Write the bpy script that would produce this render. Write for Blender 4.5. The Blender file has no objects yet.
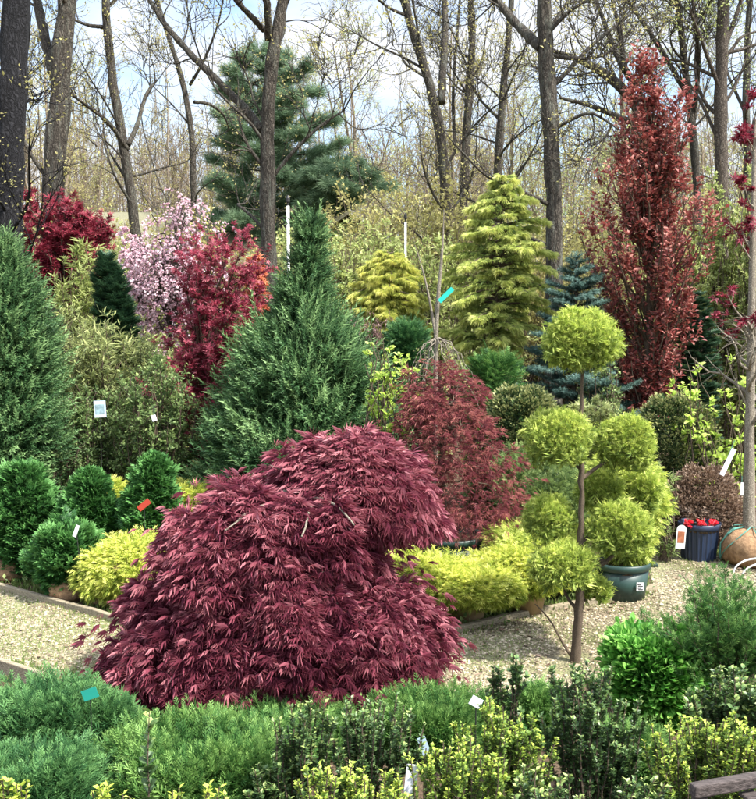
import bpy, math
import numpy as np

# ------------------------------------------------------------------ camera, sky, sun, exposure
S = bpy.context.scene
COL = S.collection
F_PX, CAM_H, PITCH = 1000.0, 2.4, math.radians(4.83)
cam_d = bpy.data.cameras.new('camera'); cam = bpy.data.objects.new('camera', cam_d); COL.objects.link(cam)
cam.location = (0, 0, CAM_H); cam.rotation_euler = (math.pi/2 - PITCH, 0, 0)
cam_d.sensor_fit = 'VERTICAL'; cam_d.sensor_height = 24; cam_d.lens = 24*F_PX/799
cam_d.clip_start = .05; cam_d.clip_end = 1500
S.camera = cam

SUN_EL, SUN_AZ = math.radians(52), math.radians(120)      # azimuth clockwise from +Y (view direction)
sd = bpy.data.lights.new('sun', 'SUN'); sd.energy = 4.7; sd.angle = math.radians(2.5); sd.color = (1, .95, .87)
so = bpy.data.objects.new('sun', sd); COL.objects.link(so)
so.rotation_euler = (math.pi/2 - SUN_EL, 0, -SUN_AZ + math.pi)
so.rotation_euler = (math.radians(90) - SUN_EL, 0, math.pi - SUN_AZ)
so.location = (10, 5, 20)

W = bpy.data.worlds.new('World'); S.world = W; W.use_nodes = True
nt = W.node_tree; nt.nodes.clear(); N = nt.nodes.new; K = nt.links.new
out = N('ShaderNodeOutputWorld'); bg = N('ShaderNodeBackground'); sky = N('ShaderNodeTexSky')
sky.sky_type = 'NISHITA'; sky.sun_disc = False; sky.sun_elevation = SUN_EL; sky.sun_rotation = SUN_AZ
sky.air_density = 1.0; sky.dust_density = 1.5
tc = N('ShaderNodeTexCoord'); mp = N('ShaderNodeMapping'); mp.inputs['Scale'].default_value = (1.0, 1.0, 2.6)
nz = N('ShaderNodeTexNoise'); nz.inputs['Scale'].default_value = 2.6; nz.inputs['Detail'].default_value = 7; nz.inputs['Roughness'].default_value = .55
rp = N('ShaderNodeValToRGB'); rp.color_ramp.elements[0].position = .43; rp.color_ramp.elements[1].position = .58
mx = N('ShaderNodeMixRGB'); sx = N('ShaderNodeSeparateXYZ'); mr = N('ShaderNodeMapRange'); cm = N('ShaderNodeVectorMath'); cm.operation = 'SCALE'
mr.inputs['From Min'].default_value = .3; mr.inputs['From Max'].default_value = .75; mr.inputs['To Min'].default_value = 3.5; mr.inputs['To Max'].default_value = 12.5  # clouds brightened towards the zenith, out of view, added for ambient light
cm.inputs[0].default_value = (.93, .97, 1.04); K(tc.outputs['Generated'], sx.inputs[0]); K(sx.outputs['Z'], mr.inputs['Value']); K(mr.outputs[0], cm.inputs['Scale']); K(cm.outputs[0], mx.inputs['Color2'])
K(tc.outputs['Generated'], mp.inputs['Vector']); K(mp.outputs[0], nz.inputs['Vector']); K(nz.outputs['Fac'], rp.inputs[0])
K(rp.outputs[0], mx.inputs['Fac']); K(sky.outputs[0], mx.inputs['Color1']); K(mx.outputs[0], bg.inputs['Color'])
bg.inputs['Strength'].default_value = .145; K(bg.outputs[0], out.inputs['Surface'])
S.view_settings.view_transform = 'Standard'; S.view_settings.look = 'None'; S.view_settings.gamma = 1
S.view_settings.use_curve_mapping = False; S.view_settings.exposure = 1.25
S.render.engine = 'CYCLES'
cy = S.cycles; cy.max_bounces = 7; cy.diffuse_bounces = 5; cy.glossy_bounces = 2; cy.transmission_bounces = 4
cy.transparent_max_bounces = 4; cy.use_denoising = True; cy.caustics_reflective = False; cy.caustics_refractive = False

rng = np.random.default_rng(11)
U, G = rng.uniform, rng.normal

# ------------------------------------------------------------------ pixel helpers (photo pixel -> world point at distance Y)
_F = np.array([0, math.cos(PITCH), -math.sin(PITCH)]); _U = np.array([0, math.sin(PITCH), math.cos(PITCH)]); _R = np.array([1., 0, 0])
def ray(px, py): return _F + (px-378)/F_PX*_R + (399.5-py)/F_PX*_U
def at(px, py, Y):
    d = ray(px, py); return np.array([0, 0, CAM_H]) + d*(Y/d[1])
def gr(px, py):
    d = ray(px, py); return np.array([0, 0, CAM_H]) + d*(-CAM_H/d[2])

# ------------------------------------------------------------------ mesh helpers
def nrm(v): return v/np.maximum(np.linalg.norm(v, axis=-1, keepdims=True), 1e-9)
def rnd(n): return nrm(G(size=(n, 3)))
UP = np.array([0, 0, 1.])

class Geo:
    def __init__(s): s.v, s.f, s.t, s.n = [], [], [], 0
    def add(s, V, T, tone=None):                 # V (n,k,3) copies of a shape with triangles T (m,3)
        V = np.asarray(V, float)
        if V.ndim == 2: V = V[None]
        n, k = V.shape[:2]; T = np.asarray(T, int)
        s.v.append(V.reshape(-1, 3)); s.f.append((T[None]+(np.arange(n)*k)[:, None, None]+s.n).reshape(-1, 3))
        if tone is None: tone = np.full(n, .5)
        tone = np.asarray(tone, float)
        if tone.ndim == 1: tone = np.repeat(tone[:, None], k, 1)
        s.t.append(tone.reshape(-1)); s.n += n*k
        return s
    def build(s, name, mat, parent=None, smooth=False, label=None):
        V = np.concatenate(s.v); Fc = np.concatenate(s.f); T = np.concatenate(s.t)
        me = bpy.data.meshes.new(name)
        me.vertices.add(len(V)); me.vertices.foreach_set('co', V.astype(np.float32).ravel())
        me.loops.add(Fc.size); me.loops.foreach_set('vertex_index', Fc.astype(np.int32).ravel())
        me.polygons.add(len(Fc)); me.polygons.foreach_set('loop_start', (np.arange(len(Fc))*3).astype(np.int32))
        me.update(calc_edges=True)
        me.polygons.foreach_set('use_smooth', np.full(len(Fc), smooth))
        a = me.attributes.new('tone', 'FLOAT', 'POINT'); a.data.foreach_set('value', T.astype(np.float32))
        me.materials.append(mat)
        o = bpy.data.objects.new(name, me); COL.objects.link(o)
        if parent is not None: o.parent = parent
        if label: o['label'] = label
        return o

GRAD = .34                                        # new growth is paler towards the tip of every leaf or shoot
def inst(geo, tmpl, pos, d, up, size, tone):
    y = nrm(d); x = nrm(np.cross(y, up)); z = np.cross(x, y)
    tv, tf = tmpl; size = np.asarray(size, float)
    if size.ndim == 0: size = np.full(len(pos), float(size))
    V = pos[:, None] + size[:, None, None]*(tv[None, :, :1]*x[:, None]+tv[None, :, 1:2]*y[:, None]+tv[None, :, 2:]*z[:, None])
    tone = np.asarray(tone, float); tone = tone if np.ndim(tone) else np.full(len(pos), float(tone))
    geo.add(V, tf, np.clip(tone[:, None]+GRAD*(tv[None, :, 1]-.45), 0, 1))

def tubes(geo, P, R, sides=5, rough=0., tone=None, cap=False):
    P = np.asarray(P, float); R = np.asarray(R, float)
    if P.ndim == 2: P = P[None]; R = R[None]
    n, k = P.shape[:2]
    tg = np.empty_like(P); tg[:, 1:-1] = P[:, 2:]-P[:, :-2]; tg[:, 0] = P[:, 1]-P[:, 0]; tg[:, -1] = P[:, -1]-P[:, -2]; tg = nrm(tg)
    ax = nrm(P[:, -1]-P[:, 0]); ref = np.where(np.abs(ax[:, :1]) < .7, np.array([[1., 0, 0]]), np.array([[0, 1., 0]]))
    x = nrm(np.cross(tg, np.repeat(ref[:, None], k, 1))); y = np.cross(tg, x)
    a = np.arange(sides)/sides*2*np.pi
    rr = R[:, :, None]*np.ones(sides)
    if rough: rr = rr*(1+rough*(G(size=rr.shape)*.6+G(size=(n, 1, sides))))
    V = P[:, :, None]+rr[..., None]*(np.cos(a)[:, None]*x[:, :, None]+np.sin(a)[:, None]*y[:, :, None])
    f = []
    for i in range(k-1):
        for j in range(sides):
            p, q = i*sides+j, i*sides+(j+1) % sides
            f += [(p, q, q+sides), (p, q+sides, p+sides)]
    V = V.reshape(n, k*sides, 3)
    if cap:
        V = np.concatenate([V, P[:, -1:]], 1)
        f += [((k-1)*sides+j, (k-1)*sides+(j+1) % sides, k*sides) for j in range(sides)]
        V = np.concatenate([V, P[:, :1]], 1); f += [((j+1) % sides, j, k*sides+1) for j in range(sides)]
    geo.add(V, f, tone)

def resample(pts, rad, k):
    pts = np.asarray(pts, float); rad = np.asarray(rad, float)
    c = np.r_[0, np.cumsum(np.linalg.norm(np.diff(pts, axis=0), axis=1))]; c /= c[-1]; s = np.linspace(0, 1, k)
    P = np.stack([np.interp(s, c, pts[:, i]) for i in range(3)], 1)
    for _ in range(2): P[1:-1] = (P[:-2]+2*P[1:-1]+P[2:])/4
    return P, np.interp(s, c, rad)

def along(P, s):                                  # point and tangent at fraction s on each path
    n, k = P.shape[:2]; u = np.clip(s, 0, .9999)*(k-1); i = u.astype(int); f = (u-i)[:, None]; r = np.arange(n)
    return P[r, i]*(1-f)+P[r, i+1]*f, nrm(P[r, i+1]-P[r, i]), i, f[:, 0]

def spawn(P, R, n, smin, smax, ang, lenf, rf, k=5, up=.1, wob=.2, tip=.25, minr=0., keep=1., absl=None, minl=0.):
    N_ = len(P); par = np.repeat(np.arange(N_), n)
    if keep < 1: par = par[U(size=len(par)) < keep]
    s = U(smin, smax, len(par)); p, t, i, f = along(P[par], s)
    r0 = (R[par, i]*(1-f)+R[par, np.minimum(i+1, R.shape[1]-1)]*f)*rf*U(.7, 1.1, len(par)); r0 = np.maximum(r0, minr)
    Lp = np.linalg.norm(np.diff(P, axis=1), axis=2).sum(1)[par]
    pr = nrm(np.cross(t, rnd(len(par)))); a = np.radians(ang)*U(.6, 1.3, len(par))[:, None]
    d = nrm(np.cos(a)*t+np.sin(a)*pr)
    L = (Lp*lenf*(1.1-.6*s) if absl is None else absl)*U(.55, 1.25, len(par))
    L = np.maximum(L, minl*U(.6, 1.2, len(par)))
    Q = np.empty((len(par), k, 3)); Q[:, 0] = p
    for j in range(1, k):
        d = nrm(d+wob*G(size=d.shape)+up*UP); Q[:, j] = Q[:, j-1]+d*(L/(k-1))[:, None]
    return Q, r0[:, None]*np.linspace(1, tip, k)[None]

def smooth_paths(P, R, k=None):
    n, m = P.shape[:2]; k = k or 2*m-1; u = np.linspace(0, m-1, k); i = np.minimum(u.astype(int), m-2); f = u-i
    Q = P[:, i]*(1-f)[None, :, None]+P[:, i+1]*f[None, :, None]; r = R[:, i]*(1-f)+R[:, i+1]*f
    for _ in range(3): Q[:, 1:-1] = (Q[:, :-2]+2*Q[:, 1:-1]+Q[:, 2:])/4
    return Q, r

def reach(A, B, sag=.15, k=6, wob=.02, h=None):   # curved path A -> B; sag > 0 leaves upwards first
    A = np.broadcast_to(A, B.shape); s = np.linspace(0, 1, k)[None, :, None]
    L = np.linalg.norm(B-A, axis=1)[:, None]; C = (A+B)/2 + L*sag*UP if h is None else h
    P = (1-s)**2*A[:, None]+2*s*(1-s)*C[:, None]+s**2*B[:, None]
    w = G(size=P.shape)*wob*L[:, None]; w[:, 0] = 0
    return P+w

# ------------------------------------------------------------------ leaf shapes: +Y along, +Z face
def T_(v, f): return np.array(v, float), np.array(f, int)
def strips(lobes, w=.05, droop=.25, waist=.45, zb=0.):
    v, f = [], []
    for a, L, *o in lobes:
        ox = o[0] if o else 0.
        a = math.radians(a); dx, dy = math.sin(a), math.cos(a); px_, py_ = dy, -dx; b = len(v)
        m = waist*L
        v += [(0, ox, 0), (dx*m+px_*w, ox+dy*m+py_*w, zb-droop*.15*L), (dx*m-px_*w, ox+dy*m-py_*w, zb-droop*.15*L), (dx*L, ox+dy*L, zb-droop*L)]
        f += [(b, b+1, b+3), (b, b+3, b+2)]
    return T_(v, f)
OVATE = T_([(0, 0, 0), (-.3, .48, .09), (.3, .48, .09), (0, 1, -.08)], [(0, 2, 3), (0, 3, 1)])
ROUND = T_([(0, 0, 0), (-.3, .3, .08), (.3, .3, .08), (-.27, .72, .05), (.27, .72, .05), (0, 1, -.06), (0, .5, 0)],
           [(0, 2, 6), (0, 6, 1), (2, 4, 6), (6, 3, 1), (4, 5, 6), (6, 5, 3)])
WILLOW = T_([(0, 0, 0), (-.1, .4, .03), (.1, .4, .03), (0, 1, -.12)], [(0, 2, 3), (0, 3, 1)])
LACE = strips([(-84, .55), (-54, .8), (-27, .95), (0, 1.0), (27, .95), (54, .8), (84, .55)], .0165, .6, .5, .04)
LACE2 = strips([(-70, .6), (-35, .9), (0, 1.0), (35, .9), (70, .6)], .05, .42)
PALM = strips([(-100, .5), (-52, .85), (0, 1.0), (52, .85), (100, .5)], .13, .15, .4)
SPRAY = strips([(-42, .42, .12), (42, .45, .2), (-38, .42, .35), (36, .4, .45), (-32, .32, .6), (30, .3, .68), (0, 1.0)], .045, .1, .55)
THREAD = strips([(-48, .5, .0), (42, .6, .1), (-35, .55, .25), (30, .55, .4), (-20, .45, .5), (4, 1.05)], .0145, .4, .5)
FANLET = strips([(-60, .55), (-30, .85), (0, 1), (30, .85), (60, .55)], .14, .12, .62)
def brush(n, nl, w, ang, curve=.25):
    v, f = [], []; r = np.random.default_rng(3)
    for i in range(n):
        s = (i+.3)/n; c = np.array([0, s*(1-.1*curve), curve*s*s]); a = i*2.4
        rad = np.array([math.cos(a), 0, math.sin(a)]); d = rad*math.sin(math.radians(ang))+np.array([0, 1, 2*curve*s])*math.cos(math.radians(ang))
        d /= np.linalg.norm(d); l = nl*(1-.35*s); sd_ = np.cross(d, rad); sd_ /= np.linalg.norm(sd_)+1e-9
        b = len(v); v += [c+sd_*w, c-sd_*w, c+d*l]; f.append((b, b+1, b+2))
    b = len(v); v += [(-.02, 0, 0), (.02, 0, 0), (0, 1, curve)]; f.append((b, b+1, b+2))
    return T_(v, f)
TAIL = brush(16, .3, .035, 42, .35)
NEEDLE = brush(16, .36, .026, 58, .1)
PINE = brush(14, .75, .022, 38, .0)
FLOW = T_([(0, 0, 0), (-.5, .4, .2), (.5, .4, .2), (0, .5, -.4), (-.3, 1, .1), (.3, 1, .1), (0, .6, .4)],
          [(0, 2, 5), (0, 4, 1), (0, 5, 4), (3, 2, 5), (3, 4, 1), (6, 1, 4), (6, 5, 2), (0, 6, 3)])

# ------------------------------------------------------------------ materials
def _mat(name):
    m = bpy.data.materials.new(name); m.use_nodes = True; t = m.node_tree; t.nodes.clear()
    return m, t, t.nodes.new, t.links.new
def leafm(name, cols, rough=.5, trans=.3, spec=.35, pos=(0, .5, 1)):
    m, t, N, K = _mat(name)
    o = N('ShaderNodeOutputMaterial'); b = N('ShaderNodeBsdfPrincipled'); tr = N('ShaderNodeBsdfTranslucent'); mix = N('ShaderNodeMixShader')
    a = N('ShaderNodeAttribute'); a.attribute_name = 'tone'; r = N('ShaderNodeValToRGB'); e = r.color_ramp.elements
    e[0].position = pos[0]; e[0].color = (*cols[0], 1); e[1].position = pos[2]; e[1].color = (*cols[2], 1)
    x = e.new(pos[1]); x.color = (*cols[1], 1)
    K(a.outputs['Fac'], r.inputs[0]); K(r.outputs[0], b.inputs['Base Color']); K(r.outputs[0], tr.inputs['Color'])
    b.inputs['Roughness'].default_value = rough; b.inputs['Specular IOR Level'].default_value = spec
    mix.inputs['Fac'].default_value = trans; K(b.outputs[0], mix.inputs[1]); K(tr.outputs[0], mix.inputs[2]); K(mix.outputs[0], o.inputs['Surface'])
    return m
def barkm(name, c1, c2, scale=6, stretch=.12, bump=.6, lichen=None, rough=.9):
    m, t, N, K = _mat(name)
    o = N('ShaderNodeOutputMaterial'); b = N('ShaderNodeBsdfPrincipled'); tc = N('ShaderNodeTexCoord'); mp = N('ShaderNodeMapping')
    mp.inputs['Scale'].default_value = (1, 1, stretch)
    w = N('ShaderNodeTexNoise'); w.inputs['Scale'].default_value = scale*1.2; w.inputs['Detail'].default_value = 4
    va = N('ShaderNodeVectorMath'); va.operation = 'MULTIPLY_ADD'; va.inputs[1].default_value = (.12, .12, .12)
    v = N('ShaderNodeTexVoronoi'); v.feature = 'DISTANCE_TO_EDGE'; v.inputs['Scale'].default_value = scale*4.5
    n = N('ShaderNodeTexNoise'); n.inputs['Scale'].default_value = scale*5; n.inputs['Detail'].default_value = 9; n.inputs['Roughness'].default_value = .75
    mm = N('ShaderNodeMath'); mm.operation = 'MULTIPLY_ADD'; mm.inputs[1].default_value = 1.6; mm.inputs[2].default_value = .35; mm.use_clamp = True
    mu = N('ShaderNodeMath'); mu.operation = 'MULTIPLY'
    r = N('ShaderNodeValToRGB'); r.color_ramp.elements[0].color = (*c1, 1); r.color_ramp.elements[1].color = (*c2, 1); r.color_ramp.elements[0].position = .16; r.color_ramp.elements[1].position = .5
    K(tc.outputs['Object'], mp.inputs[0]); K(tc.outputs['Object'], w.inputs['Vector']); K(w.outputs['Color'], va.inputs[0]); K(mp.outputs[0], va.inputs[2])
    K(va.outputs[0], v.inputs['Vector']); K(va.outputs[0], n.inputs['Vector'])
    K(v.outputs['Distance'], mm.inputs[0]); K(mm.outputs[0], mu.inputs[0]); K(n.outputs['Fac'], mu.inputs[1]); K(mu.outputs[0], r.inputs[0])
    col = r.outputs[0]
    if lichen:
        n2 = N('ShaderNodeTexNoise'); n2.inputs['Scale'].default_value = 11; n2.inputs['Detail'].default_value = 9; n2.inputs['Roughness'].default_value = .8; K(mp.outputs[0], n2.inputs['Vector'])
        r2 = N('ShaderNodeValToRGB'); r2.color_ramp.elements[0].position = .5; r2.color_ramp.elements[1].position = .68; r2.color_ramp.elements[1].color = (.75, .75, .75, 1)
        mx = N('ShaderNodeMixRGB'); mx.inputs['Color2'].default_value = (*lichen, 1)
        K(n2.outputs['Fac'], r2.inputs[0]); K(r2.outputs[0], mx.inputs['Fac']); K(col, mx.inputs['Color1']); col = mx.outputs[0]
    bp = N('ShaderNodeBump'); bp.inputs['Strength'].default_value = bump; bp.inputs['Distance'].default_value = .05
    K(mu.outputs[0], bp.inputs['Height']); K(bp.outputs[0], b.inputs['Normal'])
    K(col, b.inputs['Base Color']); b.inputs['Roughness'].default_value = rough; b.inputs['Specular IOR Level'].default_value = .2; K(b.outputs[0], o.inputs['Surface'])
    return m
def plain(name, c1, c2=None, scale=12, rough=.6, bump=.15, spec=.4, stretch=(1, 1, 1)):
    m, t, N, K = _mat(name); c2 = c2 or tuple(x*.6 for x in c1)
    o = N('ShaderNodeOutputMaterial'); b = N('ShaderNodeBsdfPrincipled'); tc = N('ShaderNodeTexCoord'); mp = N('ShaderNodeMapping'); mp.inputs['Scale'].default_value = stretch
    n = N('ShaderNodeTexNoise'); n.inputs['Scale'].default_value = scale; n.inputs['Detail'].default_value = 7; n.inputs['Roughness'].default_value = .65
    r = N('ShaderNodeValToRGB'); r.color_ramp.elements[0].color = (*c2, 1); r.color_ramp.elements[1].color = (*c1, 1); r.color_ramp.elements[0].position = .35; r.color_ramp.elements[1].position = .62
    bp = N('ShaderNodeBump'); bp.inputs['Strength'].default_value = bump; bp.inputs['Distance'].default_value = .02
    K(tc.outputs['Object'], mp.inputs[0]); K(mp.outputs[0], n.inputs['Vector']); K(n.outputs['Fac'], r.inputs[0]); K(r.outputs[0], b.inputs['Base Color']); K(n.outputs['Fac'], bp.inputs['Height']); K(bp.outputs[0], b.inputs['Normal'])
    b.inputs['Roughness'].default_value = rough; b.inputs['Specular IOR Level'].default_value = spec; K(b.outputs[0], o.inputs['Surface'])
    return m

M = dict(
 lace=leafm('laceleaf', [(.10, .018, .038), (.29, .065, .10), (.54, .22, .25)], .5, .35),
 lace2=leafm('laceleaf_dull', [(.11, .028, .036), (.27, .068, .082), (.48, .20, .17)], .55, .35),
 redmaple=leafm('red_maple', [(.16, .02, .038), (.37, .05, .09), (.62, .24, .28)], .5, .45),
 darkred=leafm('dark_red_maple', [(.12, .015, .028), (.28, .03, .055), (.42, .09, .12)], .5, .35),
 orange=leafm('orange_maple', [(.4, .08, .05), (.62, .2, .10), (.75, .4, .22)], .5, .4),
 beech=leafm('copper_beech', [(.12, .036, .034), (.30, .066, .060), (.52, .25, .20)], .5, .3, .35),
 pink=leafm('blossom', [(.66, .42, .50), (.84, .64, .70), (.9, .80, .84)], .6, .45, .2),
 gold=leafm('gold_cypress', [(.12, .20, .04), (.46, .57, .12), (.82, .86, .28)], .6, .42),
 goldy=leafm('yellow_cypress', [(.12, .21, .035), (.50, .59, .10), (.88, .88, .27)], .6, .42),
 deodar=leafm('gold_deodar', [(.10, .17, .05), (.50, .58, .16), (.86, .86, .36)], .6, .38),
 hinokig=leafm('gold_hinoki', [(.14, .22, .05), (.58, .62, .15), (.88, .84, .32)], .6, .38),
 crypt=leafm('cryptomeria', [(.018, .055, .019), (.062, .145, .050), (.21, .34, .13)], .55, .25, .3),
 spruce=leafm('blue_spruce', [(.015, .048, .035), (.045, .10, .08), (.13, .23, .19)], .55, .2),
 pinel=leafm('white_pine', [(.035, .08, .04), (.10, .18, .095), (.22, .32, .18)], .6, .3),
 hinoki=leafm('green_hinoki', [(.02, .07, .02), (.055, .17, .04), (.16, .36, .10)], .5, .25, .35),
 darkcon=leafm('dark_conifer', [(.010, .034, .020), (.028, .075, .038), (.07, .15, .07)], .55, .15),
 junip=leafm('juniper', [(.014, .055, .02), (.05, .15, .05), (.16, .33, .11)], .55, .28),
 junipb=leafm('bright_juniper', [(.015, .065, .015), (.065, .175, .040), (.22, .38, .10)], .55, .32),
 holly=leafm('holly', [(.03, .065, .028), (.10, .185, .055), (.42, .52, .16)], .42, .2, .45, (0, .62, 1)),
 hollyy=leafm('holly_yellow_tips', [(.025, .055, .025), (.19, .31, .06), (.64, .74, .12)], .45, .28, .35, (0, .5, 1)),
 box=leafm('boxwood', [(.022, .05, .02), (.075, .13, .045), (.40, .41, .17)], .45, .2, .4, (0, .5, 1)),
 olive=leafm('olive_shrub', [(.12, .16, .07), (.32, .37, .14), (.56, .60, .26)], .55, .38),
 mid=leafm('mid_shrub', [(.075, .13, .05), (.19, .28, .095), (.42, .52, .19)], .5, .38),
 lime=leafm('lime_leaf', [(.30, .45, .07), (.55, .72, .14), (.76, .86, .32)], .45, .48),
 bright=leafm('bright_green', [(.035, .15, .02), (.11, .34, .045), (.30, .58, .13)], .5, .38),
 brown=leafm('brown_leaf', [(.085, .055, .04), (.23, .15, .10), (.48, .36, .27)], .5, .22, .4),
 bud=leafm('spring_bud', [(.26, .23, .08), (.44, .42, .15), (.62, .56, .26)], .6, .4),
 budg=leafm('green_bud', [(.26, .33, .10), (.46, .53, .19), (.64, .69, .32)], .6, .42),
 purple=leafm('purple_twig', [(.16, .09, .10), (.34, .2, .2), (.5, .34, .3)], .5, .3),
 flower=leafm('red_flower', [(.6, .01, .03), (.85, .03, .06), (.9, .15, .16)], .5, .3),
 grass=leafm('grass', [(.07, .13, .03), (.17, .26, .06), (.36, .42, .15)], .55, .35),
 oakbark=barkm('grey_bark', (.026, .022, .018), (.14, .122, .10), 6, .16, 1., (.19, .205, .17)),
 darkbark=barkm('dark_bark', (.008, .008, .009), (.04, .04, .045), 6, .16, 1.),
 bark=barkm('brown_bark', (.045, .036, .03), (.19, .16, .13), 8, .2, .8),
 palebark=barkm('pale_bark', (.13, .11, .085), (.40, .36, .29), 14, .25, .4),
 smallbark=barkm('stem_bark', (.05, .037, .027), (.22, .17, .12), 30, .3, .4),
 twigs=barkm('woods_bark', (.11, .085, .06), (.28, .235, .175), 4, .3, .2),
)

# ------------------------------------------------------------------ scene-tree helpers
def tag(o, label=None, cat=None, group=None, kind=None):
    if label: o['label'] = label
    if cat: o['category'] = cat
    if group: o['group'] = group
    if kind: o['kind'] = kind
    return o
def thing(name, label, cat, loc=(0, 0, 0), group=None, rz=0):
    o = bpy.data.objects.new(name, None); o.empty_display_size = .1; COL.objects.link(o); o.location = tuple(map(float, loc)); o.rotation_euler = (0, 0, rz)
    return tag(o, label, cat, group)
def copy_tree(o, parent=None):
    c = o.copy(); COL.objects.link(c); c.parent = parent
    for ch in [x for x in o.children]: copy_tree(ch, c)
    return c
def mesh(name, V, Fs, mat, parent=None, smooth=False, bevel=0):
    me = bpy.data.meshes.new(name); me.from_pydata([tuple(map(float, v)) for v in V], [], Fs); me.update(); me.materials.append(mat)
    if smooth: me.polygons.foreach_set('use_smooth', [True]*len(me.polygons))
    o = bpy.data.objects.new(name, me); COL.objects.link(o)
    if parent is not None: o.parent = parent
    if bevel:
        b = o.modifiers.new('bevel', 'BEVEL'); b.width = bevel; b.segments = 2
    return o
BF = [(0, 3, 2, 1), (4, 5, 6, 7), (0, 1, 5, 4), (1, 2, 6, 5), (2, 3, 7, 6), (3, 0, 4, 7)]
def boxv(c, s, R=None):
    v = np.array([(-1, -1, -1), (1, -1, -1), (1, 1, -1), (-1, 1, -1), (-1, -1, 1), (1, -1, 1), (1, 1, 1), (-1, 1, 1)], float)*np.array(s)/2
    if R is not None: v = v@R.T
    return v+np.array(c)
def lathe(prof, seg=40, wob=0., ribs=0, ribd=0.):
    V, Fs = [], []
    for i, (r, z) in enumerate(prof):
        for j in range(seg):
            a = j/seg*2*math.pi; q = r*(1+wob*math.sin(3*a+i*.7)*.5+wob*math.sin(7*a-i)*.3)
            if ribs: q -= ribd*(math.cos(a*ribs) > 0)
            V.append((q*math.cos(a), q*math.sin(a), z))
    n = len(prof)
    for i in range(n-1):
        for j in range(seg): Fs.append((i*seg+j, i*seg+(j+1) % seg, (i+1)*seg+(j+1) % seg, (i+1)*seg+j))
    Fs.append(tuple(range(seg-1, -1, -1))); Fs.append(tuple((n-1)*seg+j for j in range(seg)))
    return V, Fs

# ------------------------------------------------------------------ crown envelopes traced as rows (y, x-left, x-right) at a distance
class Env:
    def __init__(s, rows, Y, base=None, deep=.9, bx=None, ground=False):
        rows = sorted(rows); s.Y = Y
        L = np.array([at(x0, y, Y) for y, x0, x1 in rows]); R = np.array([at(x1, y, Y) for y, x0, x1 in rows])
        o = np.argsort(L[:, 2]); s.z = L[o, 2]; s.c = (L[o, 0]+R[o, 0])/2; s.w = (R[o, 0]-L[o, 0])/2; s.deep = deep
        x0 = at(bx, 400, Y)[0] if bx is not None else s.c[0]
        s.base = np.array([x0, Y, 0.]); s.c = s.c-x0; s.k = 1.
        if ground and s.z[0] > .12:                # crown carried down to the soil
            a0 = np.trapezoid(s.w, s.z) if hasattr(np, 'trapezoid') else np.trapz(s.w, s.z)
            s.k = min(2.2, 1+(s.z[0]-.06)*s.w[0]*.9/max(a0, .01)); s.z = np.r_[.06, s.z]; s.c = np.r_[s.c[0]*.8, s.c]; s.w = np.r_[s.w[0]*.85, s.w]
        s.H = s.z[-1]; s.z0 = max(s.z[0], .02)
    def cw(s, z): return np.interp(z, s.z, s.c), np.interp(z, s.z, s.w)
    def sample(s, n, f0=.75, f1=1., lump=.12, front=.0, inset=0., tier=0., tl=.17, zi=.7):
        zz = np.linspace(s.z0, s.H, 60); w = np.interp(zz, s.z, s.w)+.03; cdf = np.cumsum(w); cdf /= cdf[-1]
        z = np.interp(U(size=n), cdf, zz); z = np.minimum(z, s.H-inset*zi); c, w = s.cw(z); w = np.maximum(w-inset, .25*w); a = U(-np.pi, np.pi, n)
        if front > 0:                              # more of the clumps on the camera's half
            a = np.where((np.sin(a) > 0) & (U(size=n) < front), -a, a)
        f = np.sqrt(U(f0**2, f1**2, n))*(1+lump*(np.sin(z*9+a*3+s.Y)+np.sin(z*17-a*5))*.5+.05*np.sin(2*a+z*4+s.Y*7))
        if tier: f = f*(1-tier*((z/tl+.35*np.sin(2*a+s.Y)+.25*np.sin(5*a)) % 1.))
        p = np.stack([c+w*f*np.cos(a), w*s.deep*f*np.sin(a), z], 1)
        dz = .04*s.H; _, w2 = s.cw(z+dz); _, w1 = s.cw(z-dz); sl = np.clip(-(w2-w1)/(2*dz), -.6, 3)
        o = nrm(np.stack([np.cos(a), np.sin(a)*1.0, sl], 1))
        return p, o

def pads(geo, env, K_, per, padr, tmpl, size, a_out=.6, a_up=.2, a_loc=.5, noise=.35, umb=.5, f0=.7, f1=.95, tone=(0, .75), tipup=.25, face=None, squash=.55, front=0., lump=.1, tier=0., tl=.17, un=.5):
    """K_ clumps of leaves on the envelope; each clump an umbrella or tuft"""
    K_ = int(K_*env.k); c, o = env.sample(K_, f0, f1, lump, front, padr*.45+size*.45, tier, tl, 1.5 if a_up > .3 else .7)
    ws = np.clip(env.cw(c[:, 2])[1]/(.55*env.w.max()), .4, 1.)
    i = np.repeat(np.arange(K_), per); n = len(i)
    q = G(size=(n, 3))*np.array([1, 1, squash]); q /= np.maximum(1, np.linalg.norm(q, axis=1)/1.6)[:, None]
    pr = (padr*U(.6, 1.25, K_)*ws)[i]
    p = c[i]+q*pr[:, None]*.62; rr = np.hypot(q[:, 0], q[:, 1])
    p[:, 2] += pr*umb*(.35-.45*rr**2)
    p[:, 2] = np.maximum(p[:, 2], .03)
    loc = nrm(q*np.array([1, 1, .6])+1e-6)
    d = nrm(a_out*o[i]+a_up*UP+a_loc*loc+noise*rnd(n))
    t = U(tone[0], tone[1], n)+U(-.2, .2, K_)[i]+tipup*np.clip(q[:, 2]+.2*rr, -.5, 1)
    up = nrm(UP*.8+o[i]*.5+un*rnd(n)) if face is None else nrm(face*1.+.3*rnd(n))
    inst(geo, tmpl, p, d, up, size*U(.65, 1.2, n)*ws[i]**.5, np.clip(t, 0, 1))
    return c, o

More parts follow.
